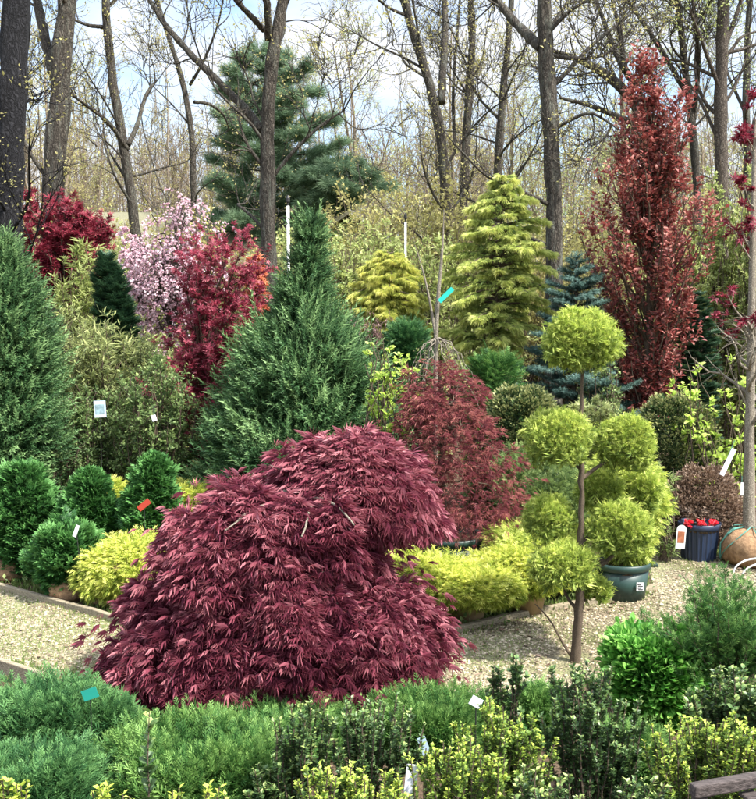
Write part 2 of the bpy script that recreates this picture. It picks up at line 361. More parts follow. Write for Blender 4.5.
def stem_leaves(geo, P, n, tmpl, size, smin=.2, smax=1., spread=1., up=.2, tone=(0, .7), tip=0., jit=0., keep=1., droop=0.):
    par = np.repeat(np.arange(len(P)), n)
    if keep < 1: par = par[U(size=len(par)) < keep]
    s = U(smin, smax, len(par)); p, t, _, _ = along(P[par], s); m = len(par)
    pr = nrm(np.cross(t, rnd(m))); d = nrm(t*U(.3, 1, m)[:, None]+spread*pr+(up-droop)*UP)
    tn = U(tone[0], tone[1], m)+tip*np.clip((s-.6)/.4, 0, 1)
    inst(geo, tmpl, p+jit*G(size=p.shape), d, nrm(UP+.6*rnd(m)), size*U(.6, 1.25, m), np.clip(tn, 0, 1))

def conifer(geo, wood, env, nb, per, tmpl, size, rise=.1, curve=-.2, lat=.35, zp=1., noise=.25, tone=(0, .7), tip=.3, top=1., trunk=.05, zmin=None, dup=.1, inner=.25, hang=0., var=(.62, 1.05)):
    nb = int(nb*env.k); H = env.H; z0 = env.z0 if zmin is None else zmin
    u = (np.arange(nb)+U(0, 1, nb))/nb; z = z0+(H-z0)*(1-(1-u)**zp)*.985
    az = np.arange(nb)*2.39996+U(-.4, .4, nb)
    bend = np.interp(z, [z0, H], [rise, rise*top]) if top != 1 else np.full(nb, rise)
    c, w = env.cw(np.clip(z+.5*env.w.max()*0, z0, H)); L = np.maximum(w-size*.45, .04)*U(*var, nb)
    bend = bend+U(-.22, .22, nb); cx, _ = env.cw(z); h = np.stack([np.cos(az), np.sin(az)*env.deep, 0*az], 1)
    A = np.stack([cx*.9, 0*z, z-L*(np.sin(bend)*.6+curve*.5)], 1)
    A[:, 2] = np.clip(A[:, 2], .04, H)
    s = np.linspace(0, 1, 6)
    P = A[:, None]+L[:, None, None]*(h[:, None]*s[None, :, None]+UP*(s[None, :, None]*np.sin(bend)[:, None, None]+curve*s[None, :, None]**2))
    tubes(wood, P, (.012+.01*L)[:, None]*np.linspace(1, .25, 6)[None], 4)
    par = np.repeat(np.arange(nb), np.maximum(2, 1).astype(int)*per//2)
    par = par[U(size=len(par)) < np.clip(L[par]/L.max()*1.2+.12, 0, 1)]; m = len(par)
    sv = np.sqrt(U(inner**2, 1, m)); p, t, _, _ = along(P[par], sv); pp = nrm(np.cross(t, UP)); sg = np.where(U(size=m) < .5, -1, 1)
    off = sg*lat*L[par]*(1.05-sv)*U(0, 1, m)
    p = p+pp*off[:, None]+(off**2*-hang/np.maximum(L[par], .1))[:, None]*UP+G(size=(m, 3))*.012*L[par][:, None]
    d = nrm(t*.9+pp*sg[:, None]*U(0, 1.1, m)[:, None]+(dup-hang*.4)*UP+noise*rnd(m))
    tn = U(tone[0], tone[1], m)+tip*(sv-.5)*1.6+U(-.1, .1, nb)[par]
    p[:, 2] = np.maximum(p[:, 2], .03)
    inst(geo, tmpl, p, d, nrm(UP+.35*rnd(m)), size*U(.65, 1.2, m), np.clip(tn, 0, 1))
    ztr = np.linspace(0, H*.97, 8); cc, _ = env.cw(np.maximum(ztr, z0)); cc = np.where(ztr < z0, cc[0]*ztr/max(z0, .01), cc)*.9
    tubes(wood, np.stack([cc, 0*ztr, ztr], 1), trunk*np.linspace(1, .15, 8), 8)

# ------------------------------------------------------------------ the setting
def pt_in(poly, x, y):
    c = np.zeros(len(x), bool); n = len(poly)
    for i in range(n):
        x0, y0 = poly[i]; x1, y1 = poly[(i+1) % n]
        k = ((y0 > y) != (y1 > y)) & (x < (x1-x0)*(y-y0)/((y1-y0) if y1 != y0 else 1e-9)+x0)
        c ^= k
    return c
def hill(x, y): return np.clip((y-26)/110, 0, 1)**1.3*9 + .25*np.sin(x*.15)*np.clip((y-24)/20, 0, 1)

soil = plain('soil', (.14, .10, .065), (.045, .032, .022), 38, .95, 1., .1)
litter = plain('leaf_litter', (.20, .16, .09), (.10, .095, .045), 1.5, .95, .6, .1)
mm_, t_, N, K = _mat('gravel_ground')
o_ = N('ShaderNodeOutputMaterial'); b_ = N('ShaderNodeBsdfPrincipled'); tc = N('ShaderNodeTexCoord')
vo = N('ShaderNodeTexVoronoi'); vo.inputs['Scale'].default_value = 42
r1 = N('ShaderNodeValToRGB'); e = r1.color_ramp.elements; e[0].color = (.16, .13, .085, 1); e[1].color = (.44, .38, .27, 1)
sp = N('ShaderNodeSeparateColor'); K(tc.outputs['Object'], vo.inputs['Vector']); K(vo.outputs['Color'], sp.inputs[0]); K(sp.outputs[0], r1.inputs[0])
n1 = N('ShaderNodeTexNoise'); n1.inputs['Scale'].default_value = 1.7; n1.inputs['Detail'].default_value = 9; n1.inputs['Roughness'].default_value = .7; K(tc.outputs['Object'], n1.inputs['Vector'])
n3 = N('ShaderNodeTexNoise'); n3.inputs['Scale'].default_value = .9; n3.inputs['Detail'].default_value = 5; K(tc.outputs['Object'], n3.inputs['Vector'])
r2 = N('ShaderNodeValToRGB'); r2.color_ramp.elements[0].position = .44; r2.color_ramp.elements[1].position = .60
mx = N('ShaderNodeMixRGB'); mx.inputs['Color2'].default_value = (.21, .22, .10, 1); K(n1.outputs['Fac'], r2.inputs[0]); K(r2.outputs[0], mx.inputs['Fac']); K(r1.outputs[0], mx.inputs['Color1'])
bp = N('ShaderNodeBump'); bp.inputs['Strength'].default_value = 1.; bp.inputs['Distance'].default_value = .02; bp.invert = True
K(vo.outputs['Distance'], bp.inputs['Height']); K(bp.outputs[0], b_.inputs['Normal']); m3 = N('ShaderNodeMixRGB'); m3.blend_type = 'MULTIPLY'; m3.inputs['Fac'].default_value = .8; r3 = N('ShaderNodeValToRGB'); r3.color_ramp.elements[0].position = .38; r3.color_ramp.elements[0].color = (.42, .36, .28, 1); r3.color_ramp.elements[1].position = .56; K(n3.outputs['Fac'], r3.inputs[0]); K(mx.outputs[0], m3.inputs['Color1']); K(r3.outputs[0], m3.inputs['Color2']); K(m3.outputs[0], b_.inputs['Base Color']); b_.inputs['Roughness'].default_value = .9; K(b_.outputs[0], o_.inputs['Surface'])
gravel = mm_

xs = np.r_[np.linspace(-260, -30, 14), np.linspace(-28, 28, 57), np.linspace(30, 260, 14)]
ys = np.r_[np.linspace(-60, 0, 7), np.linspace(1, 60, 60), np.linspace(63, 150, 30), np.linspace(160, 500, 14)]
X, Y = np.meshgrid(xs, ys); Z = hill(X, Y); Z[(Y > 136)] = 9
gv = np.stack([X.ravel(), Y.ravel(), Z.ravel()], 1); nx = len(xs)
gf = [(j*nx+i, j*nx+i+1, (j+1)*nx+i+1, (j+1)*nx+i) for j in range(len(ys)-1) for i in range(nx-1)]
g_ = mesh('ground', gv, gf, litter, smooth=True); g_['kind'] = 'structure'

# gravel path: traced on the ground; bed edges
edgeL = [gr(-160, 545), gr(0, 590), gr(60, 606), gr(125, 626), gr(230, 655)]
edgeR = [gr(395, 655), gr(458, 632), gr(520, 617), gr(570, 607), gr(640, 597), gr(655, 590)]
edgeB = [gr(640, 541), gr(700, 549), gr(775, 556), gr(900, 566)]
near = [gr(-200, 640), gr(0, 674), gr(42, 689), gr(150, 712), gr(300, 722), gr(420, 715), gr(560, 690), gr(700, 660), gr(900, 640)]
poly = [p[:2] for p in edgeL]+[p[:2] for p in edgeR]+[gr(655, 590)[:2]*[1, 1]]+[p[:2] for p in edgeB]+[p[:2] for p in near[::-1]]
pv = [(p[0], p[1], .004) for p in poly]
pm = mesh('gravel_path', pv, [tuple(range(len(pv)-1, -1, -1))], gravel); pm['kind'] = 'structure'
bedp = [gr(-260, 700), gr(0, 800), gr(756, 800), gr(1000, 700)]
bx = np.array([[-9, -2, .002], [9, -2, .002], [11, 17, .002], [-11, 17, .002]])
mesh('planting_bed', [(-9, -2, .0018), (9, -2, .0018), (12, 20, .0018), (-12, 20, .0018)], [(0, 1, 2, 3)], soil)['kind'] = 'structure'

polya = np.array([p[:2] for p in pv]); 
def in_path(n):
    lo, hi = polya.min(0), polya.max(0); lo = np.maximum(lo, [-6.5, 5]); hi = np.minimum(hi, [6.5, 12])
    x = U(lo[0], hi[0], n*3); y = U(lo[1], hi[1], n*3); k = pt_in([tuple(q) for q in polya], x, y); x, y = x[k][:n], y[k][:n]
    return np.stack([x, y, 0*x+.006], 1)
OCT = T_([(1, 0, 0), (-1, 0, 0), (0, 1, 0), (0, -1, 0), (0, 0, .55), (0, 0, -.3)], [(0, 2, 4), (2, 1, 4), (1, 3, 4), (3, 0, 4), (2, 0, 5), (1, 2, 5), (3, 1, 5), (0, 3, 5)])
stone = leafm('stone', [(.13, .105, .07), (.34, .285, .19), (.58, .51, .375)], .85, 0., .2)
p = in_path(30000); g = Geo(); p = p[(np.sin(p[:, 0]*1.7+np.sin(p[:, 1]*2.1)*1.4)+np.sin(p[:, 1]*2.7-p[:, 0]*.6) > -1.1) | (U(size=len(p)) < .3)]; n = len(p)
ptch = np.sin(p[:, 0]*2.3+np.sin(p[:, 1]*3))+np.sin(p[:, 1]*2.9+p[:, 0])
hd = rnd(n); hd[:, 2] *= .25
inst(g, OCT, p, hd, nrm(UP+.25*rnd(n)), U(.006, .017, n)*np.where(U(size=n) < .04, 1.7, 1), np.clip(U(0, 1, n)+.1*ptch, 0, 1)); tag(g.build('gravel_stones', stone), 'loose pale tan gravel covering the path', 'gravel', kind='stuff')

def blades(P, h, geo, t0=(0, .9)):
    n = len(P); d = nrm(UP+.5*rnd(n)); inst(geo, WILLOW, P, d, rnd(n), h*U(.4, 1.3, n), U(t0[0], t0[1], n))
def strip(pts, w, n, off=0.):
    a = np.array(pts)[:, :2]; seg = np.linalg.norm(np.diff(a, axis=0), axis=1); c = np.r_[0, np.cumsum(seg)]; s = U(0, c[-1], n)
    x = np.interp(s, c, a[:, 0]); y = np.interp(s, c, a[:, 1])+off+G(size=n)*w
    m = (np.sin(s*3.1)+np.sin(s*7.7+1)+np.sin(s*17)) > -.9+U(-1, 1, n)
    return np.stack([x, y, 0*x], 1)[m]
g = Geo()
blades(strip(edgeL, .13, 4600, .22), .05, g, (.1, .9)); blades(strip(edgeL, .22, 3600, -.3), .022, g, (.4, 1))
blades(strip(edgeR, .08, 2600, .10), .055, g); blades(strip(edgeR, .15, 1500, -.12), .025, g, (.4, 1)); blades(strip(edgeB, .12, 2600, -.12), .04, g, (.3, 1))
blades(strip(near[1:5], .1, 2400, .1), .05, g)
q = in_path(70000); nn = np.sin(q[:, 0]*1.9+1.3*np.sin(q[:, 1]*2.2))+np.sin(q[:, 1]*3.1-q[:, 0]*1.1)+.8*np.sin(q[:, 0]*6+q[:, 1]*5)
k = (nn > U(.2, 2.4, len(q))) | ((q[:, 0] < -1.2) & (nn > U(-2.6, 1.0, len(q))))
blades(q[k], .022, g, (.45, 1))
tag(g.build('grass', M['grass']), 'short sparse grass and moss growing along and through the gravel path', 'grass', kind='stuff')

# weeds at the bed edges: leafy ground cover
g = Geo(); wp = np.concatenate([strip(edgeR[3:], .10, 500, .22), strip(edgeB, .08, 420, -.03), strip([edgeR[1], edgeR[2]], .08, 300, .14), strip(edgeL, .1, 260, .3)])
inst(g, OVATE, wp+UP*U(.02, .12, len(wp))[:, None], nrm(UP*.6+rnd(len(wp))), nrm(UP+.4*rnd(len(wp))), U(.025, .055, len(wp)), U(.1, .9, len(wp)))
tag(g.build('weeds', M['mid']), 'low green weeds sprouting along the bed edges by the gravel', 'weeds', kind='stuff')

g = Geo(); p = in_path(700); p2 = np.stack([U(-7, 8, 1500), U(8.2, 16, 1500), np.full(1500, .008)], 1); p = np.concatenate([p+[0, 0, .012], p2])
inst(g, OVATE, p, nrm(rnd(len(p))*[1, 1, .15]), nrm(UP+.4*rnd(len(p))), U(.02, .06, len(p)), U(0, 1, len(p)))
tag(g.build('fallen_leaves', M['brown']), 'dry brown leaves scattered over the gravel and the bare soil', 'leaf litter', kind='stuff')

g = Geo(); p = np.stack([U(-7, 8, 16000), U(3.4, 15, 16000), np.full(16000, .006)], 1); p = p[~pt_in([tuple(q) for q in polya], p[:, 0], p[:, 1])]; n = len(p)
hd = rnd(n); hd[:, 2] *= .2; inst(g, OCT, p, hd, nrm(UP+.5*rnd(n)), U(.008, .026, n), U(0, .8, n))
tag(g.build('bark_mulch', M['brown']), 'dark brown bark chips covering the planting beds', 'mulch', kind='stuff')

# timber edgings
wood = plain('weathered_timber', (.36, .31, .22), (.17, .14, .095), 14, .9, .5, .1, (1, 8, 8))
def rail(name, label, pts, w, h, mat=wood):
    P = np.array(pts); P[:, 2] = 0; V, Fs = [], []
    d = np.gradient(P, axis=0); nrm_ = nrm(np.cross(d, UP))
    for i, (a, q) in enumerate(zip(P, nrm_)):
        jz = U(-.006, .006)
        V += [a-q*w/2, a+q*w/2, a+q*w/2+UP*(h+jz), a-q*w/2+UP*(h+jz)]
        if i:
            b = 4*(i-1)
            for j in range(4): Fs.append((b+j, b+(j+1) % 4, b+4+(j+1) % 4, b+4+j))
    n = 4*(len(P)-1); Fs += [(3, 2, 1, 0), (n, n+1, n+2, n+3)]
    V = np.array(V); base = V[0].copy()*[1, 1, 0]; o = mesh(name, V-base, Fs, mat, bevel=.006); o.location = tuple(base)
    return tag(o, label, 'edging')
def dense(pts, k): return resample(pts, [1]*len(pts), k)[0]
rail('timber_edging', 'long thin timber edging left of the red maple between grass and gravel', dense(edgeL, 16), .045, .06)
rail('timber_edging', 'timber edging in front of the yellow shrubs in brown pots', dense(edgeR, 16), .05, .05)
rail('timber_edging', 'thin far edging strip in front of the dark blue pot with red flowers', dense(edgeB, 10), .035, .035)
rail('timber_board', 'short raised board at the lower left corner of the gravel', [gr(-120, 655), gr(-60, 662), gr(0, 677), gr(42, 691)], .04, .13)

# weathered wooden frame at the bottom right corner
tf = thing('wooden_planter', 'weathered dark wooden frame in the bottom right corner under the clipped yellow shrub', 'planter', at(752, 840, 3.6)*[1, 1, 0])
dw = plain('dark_timber', (.11, .09, .085), (.035, .03, .028), 10, .85, .6, .2, (2, 12, 12))
hz = at(735, 790, 3.6)[2]
def board(c, s, rz, nm): 
    R = np.array([[math.cos(rz), -math.sin(rz), 0], [math.sin(rz), math.cos(rz), 0], [0, 0, 1]]); mesh(nm, boxv(c, s, R), BF, dw, tf, bevel=.008)
board((-.02, .10, hz-.02), (.42, .045, .05), .32, 'rim_board'); board((.32, .155, hz-.02), (.32, .045, .05), -.12, 'rim_board')
for i in range(5): board((.06+i*.09, -.02+.0*i, hz-.07), (.07, .30, .02), .3, 'slat')
for px_ in (-.18, .16, .42): board((px_, .06, (hz-.05)/2-.01), (.05, .05, hz-.03), .2, 'post')

# ------------------------------------------------------------------ woodland behind
def bare_tree(name, label, group, loc, trunks, bark, bud, nbud, lv=(11, 7, 5), budsize=.05, up=.12, minr=.006, l1=.34, bs=(.3, 1), sides=10, rough=.045, wob=.26, rf=.34):
    """trunks: list of (path, radii) in local coordinates"""
    root = thing(name, label, 'tree', loc, group); tr, br = Geo(), Geo()
    P0 = []; R0 = []
    for i, (p_, r_) in enumerate(trunks):
        P_, R_ = resample(p_, r_, 12); 
        kq = 34 if sides > 9 else 12; Pq, Rq = resample(P_, R_, kq)
        if kq > 12: Pq[1:-1] += G(size=(kq-2, 3))*Rq[1:-1, None]*.07; Rq = Rq*(1+.05*G(size=kq))
        tubes(tr if i == 0 else br, Pq, Rq, sides if i == 0 else 9, rough, cap=True); P0.append(P_); R0.append(R_)
    P0 = np.array(P0); R0 = np.array(R0)
    P1, R1 = smooth_paths(*spawn(P0, R0, lv[0], bs[0], bs[1], 52, l1, rf, 8, up, wob, tip=.1, minr=minr*2.2, minl=1.3))
    kp = (np.arange(len(P1)) < lv[0]) | (U(size=len(P1)) < .5); P1, R1 = P1[kp], R1[kp]; tubes(br, P1, R1, 6)
    P2, R2 = smooth_paths(*spawn(P1, R1, lv[1], .2, 1, 46, .55, .55, 6, up, wob*1.1, tip=.2, minr=minr*1.3, minl=.75), k=9); tubes(br, P2, R2, 4)
    P3, R3 = spawn(P2, R2, lv[2], .15, 1, 42, .6, .6, 5, up, wob*1.1, minr=minr, minl=.45); tubes(br, P3, R3, 3)
    tr.build('trunk', bark, root, True); br.build('branches', bark, root, True)
    if nbud:
        lf = Geo(); stem_leaves(lf, P3, nbud, OVATE, budsize, .3, 1, 1, .1, (0, 1), jit=.03); 
        lf.build('young_leaves', bud, root)
    return root

def up_tree(H, r, lean=0., seed=0, fork=0):
    z = np.linspace(0, H, 8); a = U(0, 6.3); x = np.cumsum(G(size=8)*.28)+lean*z; y = np.cumsum(G(size=8)*.28); x -= x[0]; y -= y[0]
    T = [(np.stack([x, y, z], 1), r*np.linspace(1, .22, 8)**1.1)]
    for j in range(fork):
        i = 2+j; b = T[0][0][i]; s = np.linspace(0, 1, 6); aa = U(0, 6.3); L = H*U(.35, .5)
        T.append((b+np.stack([np.cos(aa)*L*.35*s, np.sin(aa)*L*.35*s, L*s], 1), r*.5*np.linspace(1, .25, 6)))
    return T
GW = 'bare woodland trees far behind the nursery'
protos = []
for i in range(5):
    H = U(10.5, 14.5); protos.append(bare_tree('bare_tree', 'slender bare woodland tree far behind the nursery plants', GW, (0, 0, 0), up_tree(H, U(.08, .15), U(-.06, .06), fork=i % 3+1),
        M['twigs'], M['bud'] if i != 2 else M['budg'], [5, 6, 5, 3, 6][i], (10, 8, 5), .07, minr=.009, l1=.36, bs=(.22, 1), sides=7))
first = set()
kk = 0
for row, (Yd, n) in enumerate([(34, 3), (44, 9), (56, 16), (70, 22)]):
    for j in range(n):
        X_ = (j+.5+U(-.4, .4))/n*2-1; X_ *= Yd*.47; yy = Yd+U(-4, 4); pr = protos[kk % 5]
        o = pr if kk < 5 else copy_tree(pr); kk += 1
        o.location = (X_, yy, float(hill(np.array(X_), np.array(yy)))-.1); o.rotation_euler = (0, 0, U(0, 6.3)); sc = U(.8, 1.15); o.scale = (sc, sc, sc*U(.9, 1.1))

# far woodland mass
g = Geo(); n = 800; x = U(-70, 70, n); y = U(78, 125, n); z = hill(x, y); H = U(11, 16, n)
s = np.linspace(0, 1, 5); P = np.stack([x[:, None]+np.cumsum(G(size=(n, 5))*.35, 1), y[:, None]+0*s, z[:, None]-.3+H[:, None]*s], 2)
R = U(.06, .14, n)[:, None]*np.linspace(1, .2, 5); tubes(g, P, R, 4)
P1, R1 = spawn(P, R, 10, .25, 1, 60, .38, .5, 5, .15, .25, minr=.035); tubes(g, P1, R1, 3)
P2, R2 = spawn(P1, R1, 5, .2, 1, 40, .55, .6, 4, .15, .25, minr=.022); tubes(g, P2, R2, 3)
tag(g.build('far_woodland', M['twigs'], smooth=True), 'distant grey brown mass of bare trees on the hillside', 'woodland', kind='stuff')

# undergrowth thickets
def thicket(label, loc, w, h, n, leaf, bark='twigs', lsz=.07, nl=5, name='thicket_shrub', grp='undergrowth shrubs at the edge of the wood'):
    r = thing(name, label, 'shrub', loc, grp); st, lf = Geo(), Geo(); A = np.stack([U(-.5, .5, n)*w, U(-.3, .3, n)*w, np.zeros(n)], 1)
    B = A+np.stack([U(-.5, .5, n)*w*.4, U(-.4, .4, n)*w*.4, U(.55, 1, n)*h], 1); P = reach(A, B, .1, 6, .03)
    R = np.full((n, 6), .012)*np.linspace(1.3, .5, 6); tubes(st, P, R, 3)
    P1, R1 = spawn(P, R, 7, .25, 1, 40, .35, .7, 4, .15, .2, minr=.005); tubes(st, P1, R1, 3)
    P2, R2 = spawn(P1, R1, 3, .25, 1, 40, .6, .7, 4, .15, .2, minr=.004); tubes(st, P2, R2, 3)
    st.build('stems', M[bark], r, True); stem_leaves(lf, P2, nl*2, OVATE, lsz, .1, 1, 1, .2, (0, 1), jit=.04); lf.build('leaves', M[leaf], r)
    return r
tp = [thicket('twiggy olive undergrowth shrub at the edge of the wood', (0, 0, 0), 3.2, 3.6, 55, 'bud'), thicket('green leafing undergrowth shrub at the edge of the wood', (0, 0, 0), 3.0, 3.0, 50, 'budg'),
      thicket('thin brown undergrowth shrub at the edge of the wood', (0, 0, 0), 3.4, 4.4, 60, 'olive', nl=2)]
kk = 0
for (Yd, n) in [(25, 9), (31, 12), (40, 14)]:
    for j in range(n):
        X_ = ((j+.5+U(-.4, .4))/n*2-1)*Yd*.45; i = int(U(0, 3)) if kk > 2 else kk
        if Yd == 25 and -7 < X_ < 2: X_ += 8
        o = tp[i] if kk < 3 else copy_tree(tp[i]); kk += 1; yy = Yd+U(-2, 2)
        o.location = (X_, yy, float(hill(np.array(X_), np.array(yy)))); o.rotation_euler = (0, 0, U(0, 6.3)); s = U(.9, 1.5); o.scale = (s, s, s)

for px_, yy, i, s in [(395, 20, 1, 1.2), (440, 21, 0, 1.3), (425, 19, 1, 1.1), (470, 21, 0, 1.2), (75, 19, 1, 1.2), (120, 21, 0, 1.2), (30, 20, 0, 1.), (350, 20.5, 1, .65), (600, 20, 0, 1.), (670, 21, 1, 1.1), (735, 19, 1, 1.1), (215, 21, 0, .6), (520, 23, 0, 1.1), (330, 19.5, 1, 1.15), (352, 18.5, 1, 1.2), (378, 18.5, 1, 1.15), (362, 20, 0, 1.2), (400, 20, 0, 1.2), (90, 18.5, 0, 1.), (150, 19.5, 1, 1.1), (255, 19, 1, 1.), (215, 19, 0, 1.05), (305, 20, 0, .85), (280, 20, 0, .75), (170, 20, 1, .6), (240, 20.5, 2, .5), (455, 24, 1, 1.2), (560, 22, 1, .9), (410, 24, 1, 1.1), (640, 24, 0, 1.4), (700, 23, 1, 1.3)]:
    o = copy_tree(tp[i]); o.location = (at(px_, 300, yy)[0], yy, 0); o.rotation_euler = (0, 0, U(0, 6.3)); o.scale = (s, s, s)

# traced trees -------------------------------------------------
def traced(name, label, Y, trunks, bark, bud='bud', nbud=6, base=None, **kw):
    """trunks: [[(px,py,width_px),...], ...] first starts at the ground"""
    T = []; p0 = trunks[0][0]; b = at(p0[0], p0[1], Y); base = np.array([b[0], Y, float(hill(b[0], np.array(Y)))-.05])
    for i, tr in enumerate(trunks):
        pts = [at(px, py, Y+(0 if i == 0 else 0.35*math.sin(i*2.1)*j)) for j, (px, py, w) in enumerate(tr)]; rad = [w*.44/F_PX*Y for _, _, w in tr]
        if i == 0: pts = [np.array([pts[0][0], Y, base[2]])]+pts; rad = [rad[0]*1.25]+rad
        T.append(([q-base for q in pts], rad))
    return bare_tree(name, label, None, base, T, M[bark], M[bud], nbud, **kw)
traced('dark_trunk_tree', 'very dark thick tree trunk at the far left edge', 13, [[(8, 240, 30), (10, 150, 30), (14, 60, 31), (18, -40, 30), (22, -160, 26)], [(15, -60, 8), (60, -120, 6), (90, -190, 4)]], 'darkbark', 'bud', 5, lv=(10, 5, 4), rf=.16, bs=(.12, .7), sides=22, budsize=.045)
traced('leaning_tree', 'grey lichened trunk with leaning companion stem behind the dark red maple', 17, [[(52, 215, 24), (55, 130, 23), (62, 50, 22), (70, -30, 20), (80, -160, 14)], [(54, 75, 12), (40, 20, 11), (30, -40, 9), (20, -130, 6)]], 'oakbark', 'bud', 2, lv=(8, 5, 4), sides=20)
traced('crooked_tree', 'crooked slim tree forking above the pink cherry', 19, [[(138, 215, 11), (128, 165, 11), (114, 110, 10), (107, 50, 9), (103, -20, 8), (100, -130, 5)], [(128, 145, 6), (138, 125, 5), (145, 95, 4.5), (157, 80, 2.5)], [(128, 150, 6), (108, 120, 5), (85, 105, 3.5), (60, 85, 2)], [(108, 28, 5), (85, 25, 3.5), (55, 10, 2)]], 'oakbark', 'bud', 4, lv=(11, 7, 5), sides=14, wob=.28)
traced('thin_tree', 'thin wavy tree standing in front of the pine', 21, [[(193, 205, 7), (194, 150, 7), (194, 105, 6.5), (188, 75, 6), (170, 45, 5), (155, 12, 5), (140, -60, 4)], [(194, 102, 4), (210, 103, 3.5), (225, 115, 2.5), (229, 130, 1.5)], [(190, 85, 3.5), (205, 60, 3), (220, 20, 2), (226, -20, 1.5)]], 'oakbark', 'bud', 2, lv=(6, 5, 3), sides=10, wob=.28)
traced('big_oak', 'big forked oak in the middle left with a long limb sweeping left', 16, [[(268, 250, 17), (270, 190, 17), (264, 120, 16), (266, 60, 15), (272, 35, 14), (285, 0, 11), (300, -80, 8), (305, -180, 5)],
    [(262, 130, 9), (250, 112, 9), (225, 88, 8), (195, 60, 7), (170, 32, 7), (155, 12, 5), (140, -20, 4)], [(268, 40, 8), (268, 10, 8), (262, -40, 6), (250, -120, 4)], [(270, 180, 5), (290, 155, 4), (320, 125, 3), (345, 110, 2)],
    [(272, 45, 7), (283, 40, 6), (284, 10, 4), (300, -30, 3)], [(264, 30, 7), (250, 15, 6), (235, 0, 5), (210, -40, 3)]], 'oakbark', 'bud', 4, lv=(11, 7, 5), sides=18, wob=.26)
traced('twin_stem_tree', 'twin stemmed tree splitting into a narrow fork behind the bare weeping tree', 20, [[(447, 175, 11), (444, 130, 11), (441, 103, 11), (425, 70, 10), (412, 30, 10), (398, -10, 9), (380, -90, 7)], [(441, 103, 10), (444, 60, 9), (446, 20, 7), (443, -30, 6), (440, -120, 4)], [(405, 15, 4), (388, 8, 3), (365, -12, 2)]], 'oakbark', 'bud', 4, lv=(11, 7, 5), sides=14)
traced('slim_tree', 'slim straight tree right beside the twin stemmed tree', 22, [[(463, 185, 10), (465, 130, 9), (474, 60, 9), (478, 20, 8), (468, -20, 6), (465, -130, 4)], [(455, 150, 4), (452, 90, 3.5), (458, 30, 3), (462, -40, 2)]], 'oakbark', 'bud', 4, lv=(11, 7, 5), sides=12)
traced('slim_tree', 'slim leaning tree left of the thick lichened trunk', 21, [[(496, 200, 9), (499, 130, 9), (503, 80, 8), (510, 35, 7), (514, -10, 6), (516, -110, 4)], [(500, 120, 4), (480, 100, 3), (470, 80, 2)]], 'oakbark', 'bud', 4, lv=(11, 7, 5), sides=12)
traced('lichened_oak', 'thick grey lichened oak trunk behind the gold and blue conifers', 15, [[(555, 258, 18), (554, 180, 17), (551, 120, 18), (545, 60, 17), (543, 25, 17), (542, -40, 15), (542, -160, 11)], [(541, 48, 11), (530, 38, 11), (510, 18, 9), (490, -8, 8), (470, -50, 6)], [(552, 130, 4), (590, 110, 3.5), (620, 130, 2)],
    [(548, 55, 5), (580, 60, 4), (610, 55, 3), (630, 30, 2)]], 'oakbark', 'bud', 4, lv=(11, 7, 5), sides=24, rough=.05, bs=(.35, 1))
traced('spreading_tree', 'broad tree whose thick limbs spread left behind the copper beech', 18, [[(668, 240, 14), (660, 160, 14), (648, 105, 13), (625, 75, 11), (603, 60, 9), (570, 50, 6), (545, 48, 4)], [(635, 85, 9), (612, 50, 6), (605, 20, 5), (590, -10, 4), (570, -60, 3)], [(655, 130, 8), (620, 118, 6), (590, 105, 5), (560, 98, 3)],
    [(625, 72, 7), (622, 40, 5), (612, 0, 4), (600, -60, 3)]], 'oakbark', 'bud', 4, lv=(11, 7, 5), sides=14, wob=.25)
traced('upright_tree', 'upright tree with several rising stems right of the copper beech', 18, [[(700, 260, 10), (697, 140, 10), (688, 90, 9), (680, 40, 8), (676, 0, 7), (670, -100, 5)], [(690, 100, 6), (668, 60, 6), (645, 25, 5), (620, -10, 4)], [(694, 120, 5), (700, 60, 5), (695, 20, 4), (690, -40, 3)]], 'oakbark', 'budg', 4, lv=(11, 7, 5), sides=12)
traced('vine_clad_tree', 'vine wrapped dark trunk near the top right corner', 17, [[(722, 260, 15), (721, 170, 14), (720, 90, 14), (721, 30, 13), (724, -30, 12), (730, -150, 8)], [(720, 60, 6), (735, 20, 5), (748, -20, 4)], [(720, 90, 5), (705, 50, 4), (690, 10, 3)]], 'bark', 'budg', 4, lv=(11, 7, 5), sides=18)
traced('slim_tree', 'slim tree leaning at the right edge above the lime green shrubs', 21, [[(752, 240, 9), (748, 160, 9), (742, 100, 8), (747, 50, 7), (752, -20, 6), (756, -120, 4)], [(744, 110, 4), (730, 80, 3), (716, 40, 2)]], 'oakbark', 'budg', 4, lv=(11, 7, 5), sides=12)

